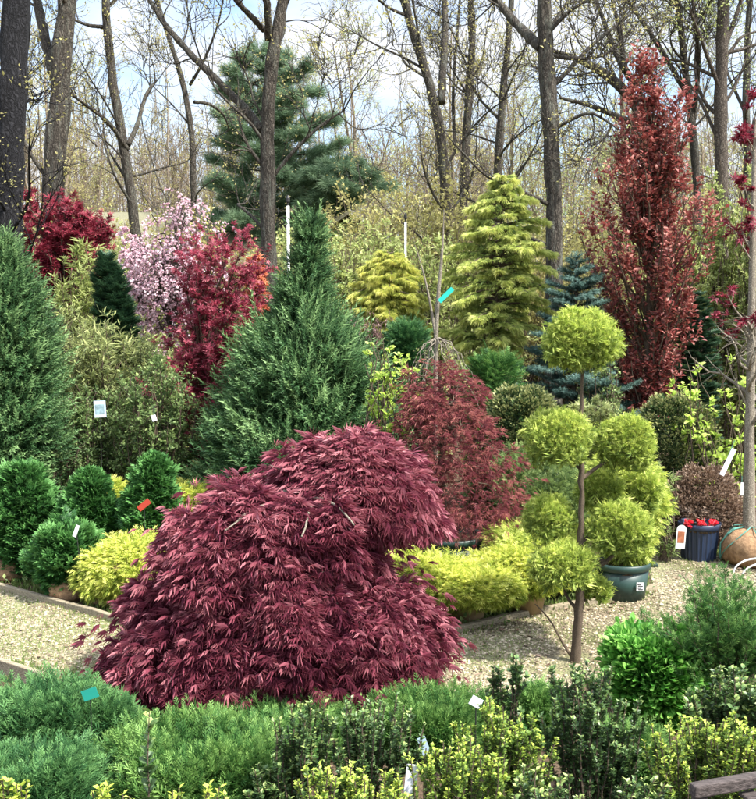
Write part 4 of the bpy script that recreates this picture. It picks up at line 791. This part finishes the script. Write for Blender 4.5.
# plastic pots
green_pl = plain('dark_green_plastic', (.018, .05, .042), (.014, .035, .03), 5, .4, .05, .5); blue_pl = plain('dark_blue_plastic', (.02, .035, .075), (.015, .025, .05), 5, .4, .05, .5); sticker = plain('white_sticker', (.8, .8, .8), (.7, .7, .72), 3, .5, .02)
def pot(name, label, px, pytop, Y, r_top, mat, ribs=0, handles=False):
    z = at(px, pytop, Y)[2]; b = at(px, 500, Y)*[1, 1, 0]; r = thing(name, label, 'pot', b)
    V, Fs = lathe([(r_top*.82, 0), (r_top*.95, z-.06)], 96 if ribs else 48, ribs=ribs, ribd=.006); mesh('pot_wall', V, Fs, mat, r, not ribs)
    V, Fs = lathe([(r_top*.97, z-.058), (r_top*1.02, z-.05), (r_top*1.03, z), (r_top*.98, z+.004), (r_top*.95, z-.02), (r_top*.94, z-.05)], 48); mesh('rim', V, Fs, mat, r, True)
    V, Fs = lathe([(r_top*.93, z-.075), (r_top*.93, z-.045), (r_top*.5, z-.03), (.01, z-.02)], 40, .03); mesh('soil', V, Fs, soil, r, True)
    if handles:
        for sg in (-1, 1): mesh('handle', boxv((sg*r_top*1.06, -.02, z-.03), (.07, .12, .03)), BF, mat, r, bevel=.008)
    return r, z
pot('large_pot', 'large dark green pot holding the second purple maple', 451, 534, 8.8, .31, green_pl)
pr, z = pot('large_pot', 'dark green pot with a white sticker right of the topiary trunk', 622, 560, 8.4, .25, green_pl, handles=True)
mesh('sticker', boxv((.11, -.228, z-.17), (.06, .004, .07)), BF, sticker, pr).rotation_euler = (0, 0, 0)
mesh('print', np.concatenate([boxv((.11+dx, -.2312, z-.17+dz), (w_, .002, .007)) for dx, dz, w_ in ((-.008, .02, .03), (.002, .005, .04), (-.006, -.01, .028), (.004, -.023, .038))]), [tuple(i+8*j for i in f) for j in range(4) for f in BF], darkp, pr)
pr, z = pot('flower_pot', 'ribbed dark blue pot holding red azalea flowers', 700, 522, 9.72, .2, blue_pl, ribs=24)
b = np.array(pr.location)
fl = thing('flowering_azalea', 'small azalea with three red flower heads in the dark blue pot', 'flower', (b[0], b[1], z-.03)); w, g, g2 = Geo(), Geo(), Geo()
A = np.zeros((26, 3)); B = np.stack([U(-.2, .2, 26), U(-.2, .18, 26), U(.08, .16, 26)], 1); P = reach(A, B, .2, 5); R = np.full((26, 5), .004); tubes(w, P, R, 4); stem_leaves(g, P, 24, OVATE, .035, .3, 1, 1, .2, (0, .6))
for cx_ in (-.165, -.04, .075):
    q = np.array([cx_, -.16, .05])+G(size=(26, 3))*.013; g2 = Geo(); inst(g2, FLOW, q, nrm(rnd(26)+[0, -.8, .4]), rnd(26), .035, U(0, 1, 26)); g2.build('flower_head', M['flower'], fl)
w.build('stems', M['smallbark'], fl); g.build('leaves', M['brown'], fl)

# ------------------------------------------------------------------ tags
def tagobj(name, label, px, py, Y, w, h, col, tilt=0, arch=False, pic=None, stake=None, lean=.1):
    c = at(px, py, Y); r = thing(name, label, 'tag', c); m = plain(name+'_card', col, tuple(x*.9 for x in col), 4, .45, .02)
    R = np.array([[math.cos(tilt), 0, -math.sin(tilt)], [0, 1, 0], [math.sin(tilt), 0, math.cos(tilt)]])
    if arch:
        q = [(-w/2, -h/2), (w/2, -h/2), (w/2, h/2-w*.4)]+[(w/2*math.cos(a), h/2-w*.4+w*.45*math.sin(a)) for a in np.linspace(.3, 2.84, 8)]+[(-w/2, h/2-w*.4)]
    else: q = [(-w/2, -h/2), (w/2, -h/2), (w/2, h/2), (-w/2, h/2)]
    n = len(q); V = np.array([(x, -.0015, z_) for x, z_ in q]+[(x, .0015, z_) for x, z_ in q])@R.T
    mesh('card', V, [tuple(range(n)), tuple(range(2*n-1, n-1, -1))]+[(i, (i+1) % n+0, (i+1) % n+n, i+n)[::-1] for i in range(n)], m, r)
    if pic:
        for (dx, dz, ww, hh, cc) in pic: mesh('picture', boxv((dx, -.004, dz), (ww, .002, hh), None)@R.T, BF, plain('print', cc, tuple(x*.4 for x in cc), 16, .4, .0), r)
    if stake:
        g = Geo(); tubes(g, [(0, .004, h*.2), (stake[0], .01, stake[1])], [.003, .003], 5); g.build('stake', darkp if stake[1] < 0 else twine, r)
    return r
tagobj('plant_tag', 'pale blue picture tag on the dull green rounded shrub', 100, 409, 9.75, .115, .165, (.55, .68, .78), .05, pic=[(0, .0, .085, .09, (.35, .5, .55))], stake=(0, -.9))
tagobj('plant_tag', 'small white tag in the green shrub below the red maple', 154, 418, 9.55, .045, .06, (.8, .8, .82), .3, stake=(0, .12))
tagobj('plant_tag', 'red tag stuck in the dwarf conifer left of the maple', 144, 505, 8.45, .05, .12, (.42, .05, .03), -.9, stake=(0, -.25))
tagobj('plant_tag', 'small white tag on the low dwarf conifer nearest the gravel', 76, 531, 8.05, .03, .1, (.8, .85, .85), -.35, stake=(.02, -.25))
tagobj('plant_tag', 'turquoise ribbon tag on the bare weeping tree', 446, 295, 10.8, .05, .2, (.02, .50, .42), -.8, stake=(-.1, -.1))
tagobj('plant_tag', 'long white tag hanging tilted by the lime shrub at the right', 728, 462, 9.2, .045, .27, (.82, .82, .84), -.42, stake=(.06, .2))
tagobj('plant_tag', 'narrow small white tag beside the slim red leaved tree trunk', 742, 489, 9.2, .025, .12, (.8, .8, .82), 0, stake=(.0, .12))
tagobj('plant_tag', 'white picture tag standing before the dark blue pot', 681, 537, 9.46, .09, .225, (.86, .88, .88), -.06, arch=True, pic=[(0, -.0, .065, .11, (.45, .16, .08))], stake=(.01, .12))
tagobj('plant_tag', 'large white tag between the dark holly and the yellow tipped holly at the bottom', 411, 782, 4.0, .05, .15, (.72, .76, .85), -.1, stake=(0, -.5))
tagobj('plant_tag', 'pale blue tag behind the bottom yellow tipped holly', 424, 746, 4.6, .04, .09, (.45, .6, .75), .35, stake=(0, -.4))
tagobj('plant_tag', 'white corner of a tag peeking out above the yellow tipped holly', 476, 702, 4.9, .06, .05, (.75, .78, .85), -.5, stake=(0, -.5))
tagobj('plant_tag', 'teal folded tag on the dark juniper below the gravel at the left', 90, 694, 4.95, .08, .055, (.02, .27, .21), .35, stake=(0, -.35))

# white hoop at the right
g = Geo()
for (cx_, ry, rr, zz) in ((0, 0, .22, .0), (.04, -.06, .2, -.02)):
    a = np.linspace(0, math.pi, 14); tubes(g, np.stack([cx_+rr*np.cos(a), 0*a+ry, zz+rr*.62*np.sin(a)], 1), np.full(14, .009), 6)
hp = gr(757, 573); o = g.build('hose_loop', whitep, smooth=True); o.location = tuple(hp); tag(o, 'pale hose loop arching from the ground at the right edge', 'hose')

# ------------------------------------------------------------------ second purple maple, topiary, hero maple
def lacemaple(name, label, rows, Y, mat, K_, per, padr, size, bx, deep, trunkp, limbs, sag=.25, f=(.8, 1.), inner=None, tone=(0, .65), tmpl=LACE, tr=.05, zbase=0., tier=.2, extra=None):
    e = Env(rows, Y, deep=deep, bx=bx); e.base[2] = zbase; e.z = e.z-zbase; e.H -= zbase; e.z0 = max(.03, e.z0-zbase); r = thing(name, label, 'tree', e.base); g, w = Geo(), Geo()
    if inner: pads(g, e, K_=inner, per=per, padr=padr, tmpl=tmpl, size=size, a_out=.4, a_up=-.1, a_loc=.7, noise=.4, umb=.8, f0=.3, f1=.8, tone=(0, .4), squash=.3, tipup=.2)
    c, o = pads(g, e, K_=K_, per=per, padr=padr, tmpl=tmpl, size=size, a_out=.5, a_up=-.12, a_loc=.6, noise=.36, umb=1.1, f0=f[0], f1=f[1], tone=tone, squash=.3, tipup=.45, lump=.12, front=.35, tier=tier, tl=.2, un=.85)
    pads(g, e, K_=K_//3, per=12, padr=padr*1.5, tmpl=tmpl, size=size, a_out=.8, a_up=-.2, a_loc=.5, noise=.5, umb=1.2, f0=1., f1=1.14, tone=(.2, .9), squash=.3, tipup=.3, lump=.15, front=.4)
    if extra:
        e2 = Env(extra[0], Y, deep=.48, bx=bx); c2, _ = pads(g, e2, K_=extra[1], per=per, padr=padr, tmpl=tmpl, size=size, a_out=.5, a_up=-.05, a_loc=.7, noise=.36, umb=1.1, f0=.4, f1=1., tone=(.1, .8), squash=.3, tipup=.45, lump=.1); c = np.concatenate([c, c2])
    P, R = resample(trunkp, np.linspace(tr, tr*.4, len(trunkp)), 12); tubes(w, P, R, 12, .06)
    B = c[rng.permutation(len(c))[:limbs]]; s = np.clip(B[:, 2]/e.H*.9+.1, .15, .98); A, _, _, _ = along(np.repeat(P[None], len(B), 0), s)
    Q = reach(A, B, sag, 9, .03); RR = np.full((len(B), 9), tr*.36)*np.linspace(1, .18, 9); tubes(w, Q, RR, 6)
    Q1, R1 = spawn(Q, RR, 5, .3, 1, 45, .4, .6, 5, -.05, .2, minr=.002); tubes(w, Q1, R1, 3)
    if extra:
        for a_, b_q, h_ in [((.05, -.2, 1.22), (.42, -.55, 1.16), .16), ((.1, -.2, 1.2), (-.35, -.5, 1.13), .14), ((.2, -.2, 1.25), (.12, -.62, 1.12), .12)]: tubes(w, reach(np.array([a_]), np.array([b_q]), h_*2.2, 9, .01), np.linspace(.013, .005, 9)[None], 7)
    g.build('leaves', M[mat], r); w.build('trunk', M['palebark' if name == 'laceleaf_maple' else 'smallbark'], r, True)
    return r, e
Y2 = 8.8; Lb = at(444, 545, Y2); L = lambda px, py: at(px, py, Y2)-Lb
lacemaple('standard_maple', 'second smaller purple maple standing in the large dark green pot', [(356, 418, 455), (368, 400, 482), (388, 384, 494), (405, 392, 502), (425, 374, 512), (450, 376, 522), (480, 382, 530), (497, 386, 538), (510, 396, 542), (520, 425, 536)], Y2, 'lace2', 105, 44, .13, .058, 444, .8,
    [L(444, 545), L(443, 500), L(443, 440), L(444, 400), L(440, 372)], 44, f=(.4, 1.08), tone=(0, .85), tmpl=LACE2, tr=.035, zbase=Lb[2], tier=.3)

rows = [(484, 235, 320), (491, 204, 375), (500, 182, 392), (515, 162, 396), (532, 150, 394), (552, 144, 390), (570, 142, 402), (588, 132, 430), (610, 120, 446), (640, 110, 442), (668, 106, 425), (688, 130, 385), (704, 180, 330)]
rtop = [(434, 342, 362), (444, 305, 385), (456, 276, 412), (470, 262, 434), (484, 262, 444), (500, 300, 446), (516, 370, 436), (526, 390, 424)]
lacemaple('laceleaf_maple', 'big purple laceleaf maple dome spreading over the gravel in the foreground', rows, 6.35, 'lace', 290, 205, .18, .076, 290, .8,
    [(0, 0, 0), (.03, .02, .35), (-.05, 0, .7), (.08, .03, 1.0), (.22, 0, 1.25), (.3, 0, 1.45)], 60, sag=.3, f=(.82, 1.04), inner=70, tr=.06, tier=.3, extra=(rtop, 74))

# topiary
YT = 7.0; tb = gr(575, 662); YT = tb[1]; top = thing('golden_topiary', 'golden pompom topiary with leaf balls on bare stems right of the laceleaf maple', 'tree', tb); L = lambda px, py, dy=0: at(px, py, YT+dy)-tb
w = Geo(); P, R = resample([(0, 0, 0), L(577, 615), L(580, 575), L(583, 520), L(583, 480), L(580, 440), L(580, 400), L(581, 350)], [.038, .032, .029, .022, .019, .015, .012, .010], 30); P[1:-1] += G(size=(28, 3))*.005; P[:, 0] += .012*np.sin(np.linspace(0, 9, 30)); R = R*(1+.09*G(size=30)); tubes(w, P, R, 14, .06)
for pts, r0 in [([(583, 478), (592, 470), (606, 462), (618, 456), (627, 448)], .016), ([(582, 542), (592, 534), (600, 524), (606, 510)], .014), ([(580, 572), (594, 570), (608, 562), (620, 548), (622, 530)], .02), ([(579, 575), (566, 560), (556, 540), (550, 522)], .016), ([(582, 470), (570, 462), (560, 445)], .012), ([(578, 610), (568, 600), (560, 580)], .014), ([(578, 605), (588, 598), (596, 585)], .012)]:
    P, R = resample([L(x, y, .03*i) for i, (x, y) in enumerate(pts)], np.linspace(r0, r0*.5, len(pts)), 8); tubes(w, P, R, 8, .05)
P, R = resample([L(574, 660), L(566, 650), L(556, 630), L(548, 615), L(535, 604)], [.014, .01, .008, .006, .004], 8); tubes(w, P, R, 6)
w.build('trunk', M['smallbark'], top, True)
for (cx_, cy_, rx, ry, dy, n) in [(581, 342, 40, 33, 0, 3400), (559, 440, 36, 31, -.03, 2900), (627, 446, 31, 31, .08, 2100), (620, 530, 34, 30, .02, 2300), (548, 518, 27, 24, .1, 1500), (562, 566, 36, 24, -.05, 2100), (600, 492, 26, 22, .28, 1300), (640, 492, 24, 26, .3, 1300), (596, 590, 16, 12, .05, 500)]:
    g = Geo(); c = L(cx_, cy_, dy); rad = np.array([rx, rx*.95, ry])/F_PX*YT
    n = int(n*2.2); K_ = n//22; ck = rnd(K_); ck[:, 2] = np.where(ck[:, 2] < -.75, -ck[:, 2], ck[:, 2]); i = np.repeat(np.arange(K_), 22)
    d0 = nrm(ck[i]+.2*G(size=(len(i), 3))); f = (.74+.22*U(0, 1, K_)[i])*np.cbrt(U(.3, 1, len(i))); az_ = np.arctan2(d0[:, 1], d0[:, 0]); f = f*(1+.09*np.sin(3*az_+cx_)+.07*np.sin(5*d0[:, 2]+cy_+2*az_)); p = c+d0*f[:, None]*rad
    inst(g, THREAD, p, nrm(d0*.8+UP*.12+.65*rnd(len(i))), nrm(d0+.6*rnd(len(i))), U(.028, .058, len(i))*np.where(U(size=len(i)) < .06, 1.6, 1), np.clip(U(.0, .8, len(i))+.2*d0[:, 2]+U(-.1, .1, K_)[i], 0, 1))  # upper sprigs paler: light from above put into the tone
    q = reach(np.tile(c-[0, 0, rad[2]*.7], (14, 1)), c+rnd(14)*rad*.7, .1, 5); tubes(g2 := Geo(), q, np.full((14, 5), .004), 4)
    o = g.build('leaf_ball', M['gold'], top); g2.build('inner_twigs', M['smallbark'], o)
goldmop('soft golden cypress growing in the dark green pot behind the topiary', [(455, 600, 630), (468, 592, 655), (490, 590, 668), (515, 595, 664), (540, 600, 650), (556, 606, 644)], 8.4, 'gold', K_=100, bx=620, deep=.7)

# ------------------------------------------------------------------ foreground plants
def jun(label, rows, Y, mat='junip', K_=200, size=.070, per=46, up=.55, bx=None, name='spreading_juniper', deep=.8):
    return padplant(name, label, rows, Y, mat, [dict(K_=int(K_*.4), per=per, padr=.10, tmpl=SPRAY, size=size, a_out=.4, a_up=.7, a_loc=.4, noise=.4, f0=.3, f1=.85, tone=(0, .4)),  # inner sprays darkened in colour to deepen the shaded gaps
        dict(K_=int(K_*.62), per=int(per*1.2), padr=.095, tmpl=SPRAY, size=size*.85, a_out=.5, a_up=up, a_loc=.6, noise=.4, f0=.8, f1=1.1, tone=(.0, .85), tipup=.3, squash=1.1, front=.5, lump=.3),
        dict(K_=K_, per=8, padr=.07, tmpl=SPRAY, size=size*1.6, a_out=.45, a_up=.7, a_loc=.4, noise=.45, f0=.8, f1=1.1, tone=(.3, .8), lump=.3, front=.4)], deep=deep, bx=bx, nlimb=20)
jun('dark green juniper in the lower left below the timber board', [(685, 35, 65), (698, 5, 100), (718, -20, 122), (743, -30, 128), (773, -20, 120)], 5.25, K_=280)
jun('small juniper sprouting under the left edge of the laceleaf maple', [(701, 102, 112), (713, 92, 128), (728, 90, 134), (753, 92, 134)], 5.2, K_=90)
jun('grey green juniper filling the bottom left corner', [(751, 5, 60), (768, -30, 90), (793, -40, 110), (823, -40, 110)], 4.5, K_=230)
jun('light green feathery juniper at the bottom between the hollies', [(729, 160, 230), (743, 125, 280), (765, 100, 300), (793, 100, 300), (823, 110, 290)], 4.75, 'junipb', K_=330)
jun('green juniper directly beneath the laceleaf maple', [(713, 225, 300), (725, 205, 345), (743, 205, 350), (773, 215, 340)], 5.35, 'junipb', K_=180)
jun('bright green juniper patch behind the dark central holly', [(697, 395, 450), (707, 375, 482), (725, 370, 500), (753, 375, 490)], 5.5, 'junipb', K_=260)
jun('fine green juniper below the leafy bright shrub', [(725, 600, 640), (738, 590, 660), (768, 590, 662), (803, 600, 655)], 4.7, 'junipb', K_=130)
jun('small green juniper between the topiary stem and the upright holly', [(689, 525, 545), (703, 515, 562), (725, 515, 562)], 5.5, 'junipb', K_=80)

# arching bottlebrush juniper at right
e = Env([(570, 690, 750), (600, 672, 790), (640, 680, 800), (690, 700, 800)], 5.7, bx=735); r = thing('arching_juniper', 'green shrub with long arching feathery shoots at the right edge', 'shrub', e.base); w, g = Geo(), Geo(); L = lambda px, py: at(px, py, 5.7)-e.base
n = 90; a = np.linspace(-1.0, .9, n)+U(-.1, .1, n); Ls = U(.4, .85, n); B = np.stack([np.sin(a)*Ls*.72, U(-.3, .3, n), .22+np.cos(a)*Ls*.75+.05], 1); A = np.stack([U(-.08, .08, n), U(-.1, .1, n), np.full(n, .05)], 1)
P = reach(A, B, .1, 8, .015); R = np.full((n, 8), .005)*np.linspace(1, .4, 8); tubes(w, P, R, 4); stem_leaves(g, P, 46, SPRAY, .062, .2, 1, .55, .25, (0, .75), .25); P1, R1 = spawn(P, R, 4, .3, .9, 30, .4, .7, 5, .1, .1, minr=.002); stem_leaves(g, P1, 16, SPRAY, .05, .2, 1, .55, .2, (.1, .8), .2)
g.build('foliage', M['junipb'], r); w.build('stems', M['smallbark'], r)

padplant('low_juniper', 'plain green low conifer filling in behind the topiary stem', [(448, 510, 540), (462, 498, 580), (485, 495, 600), (510, 500, 600), (540, 505, 595)], 9.5, 'mid', [dict(K_=150, per=40, padr=.14, tmpl=SPRAY, size=.09, a_out=.6, a_up=.3, a_loc=.5, noise=.45, lump=.3, tone=(0, .7))])
domebush('leafy_bush', 'fresh bright green broad leaved bush right of the topiary base', [(628, 630, 668), (636, 612, 690), (655, 603, 702), (680, 605, 704), (700, 618, 696), (720, 630, 685)], 5.75, 'bright', 300, 22, .05, (.1, .85), .3, ROUND)

def hollyb(label, stems, Y, mat='holly', H=None, n=16, size=.034, per=60, tip=.5, spread=.12, name='upright_holly', tone=(0, .5), tw=5, bud=None):
    """stems: (px, py) stem tops"""
    base = at(np.mean([s[0] for s in stems]), 700, Y)*[1, 1, 0]; r = thing(name, label, 'shrub', base, 'upright hollies in the foreground'); w, g = Geo(), Geo()
    T = []
    for px_, py_ in stems:
        c = at(px_, py_, Y)-base; T += [c+[0, 0, 0]]+[c+[U(-1, 1)*spread, U(-1, 1)*spread, -abs(U(0, .5))*spread*1.6] for _ in range(n-1)]
    B = np.array(T); A = B*[.55, .6, 0]; A[:, 2] = 0; P = reach(A, B, .02, 7, .012); R = np.full((len(B), 7), .005)*np.linspace(1.2, .5, 7); tubes(w, P, R, 5)
    P1, R1 = spawn(P, R, tw, .35, .9, 32, .22, .7, 4, .3, .1, minr=.002); tubes(w, P1, R1, 3)
    stem_leaves(g, P, per, ROUND if size >= .028 else OVATE, size, .25, 1.0, 1., .15, tone, tip); stem_leaves(g, P1, per//3, ROUND if size >= .028 else OVATE, size*.95, .1, 1, 1, .15, tone, tip)
    g.build('leaves', M[mat], r); w.build('stems', M['smallbark'], r); return r
hollyb('dark holly with two pale topped spires left of the white tag', [(293, 705), (312, 702), (275, 760), (262, 775), (300, 735)], 4.35, n=6, spread=.09, size=.024, per=100)
hollyb('dense dark green holly mound in the bottom centre', [(345, 712), (365, 700), (385, 702), (402, 715), (335, 740), (372, 725)], 4.4, n=7, spread=.11, size=.024, per=100, tip=.35)
hollyb('single stiff holly spire with dark leathery leaves at the lower left', [(148, 713)], 4.2, n=1, size=.05, per=60, spread=.02, tw=0, tip=.6)
hollyb('yellow tipped holly row along the bottom centre left of the white tag', [(305, 778), (325, 768), (345, 772), (362, 768), (385, 775), (398, 780)], 3.75, 'hollyy', n=5, spread=.06, size=.021, per=110, tip=.6)
hollyb('yellow tipped holly at the bottom right of the white tag', [(425, 750), (445, 742), (462, 735), (480, 750), (455, 765), (490, 765)], 4.0, 'hollyy', n=6, spread=.08, size=.021, per=110, tip=.5)
hollyb('tall yellow tipped holly in the middle of the bottom edge', [(488, 697), (500, 712), (522, 715), (470, 722), (540, 735), (505, 730)], 4.3, 'hollyy', n=6, spread=.09, size=.022, per=110, tip=.45)
hollyb('tall dark green holly below the topiary trunk', [(570, 668), (585, 680), (600, 672), (620, 700), (555, 700), (585, 700), (610, 730), (630, 735)], 4.5, n=6, spread=.11, size=.025, per=105, tip=.35)
hollyb('thin dark holly sprigs left of the topiary base', [(493, 672), (503, 690), (515, 655), (521, 660), (500, 668)], 4.9, n=2, spread=.03, size=.028, per=50, tip=.35)
hollyb('yellow topped clipped bush above the wooden frame in the bottom right', [(672, 728), (690, 720), (705, 722), (722, 718), (740, 722), (755, 728), (680, 745), (715, 735), (665, 750), (740, 740)], 4.15, 'hollyy', n=8, spread=.09, size=.021, per=95, tip=.5, name='clipped_bush')
hollyb('grey green holly at the right edge above the clipped yellow bush', [(700, 690), (720, 678), (735, 668), (752, 678), (765, 690), (745, 695)], 4.8, n=8, spread=.1, size=.03, per=60, tip=.45)
hollyb('pale yellow sprigs at the bottom left corner', [(8, 778), (25, 785), (-5, 775)], 3.7, 'hollyy', n=3, spread=.04, size=.028, per=60, tip=.7)
hollyb('pale yellow sprigs at the bottom right of the stiff holly spire', [(92, 790), (105, 782), (130, 792), (180, 788), (210, 780), (225, 792)], 3.65, 'hollyy', n=2, spread=.04, size=.026, per=60, tip=.7)
hollyb('dark low holly with small yellow tips in the bottom middle', [(535, 770), (520, 780), (560, 775), (640, 775)], 3.9, n=6, spread=.1, size=.026, per=60, tip=.6)
print('TRIS', sum(len(o.data.polygons) for o in bpy.data.objects if o.type == 'MESH'), 'UNIQUE', sum(len(m.polygons) for m in bpy.data.meshes))
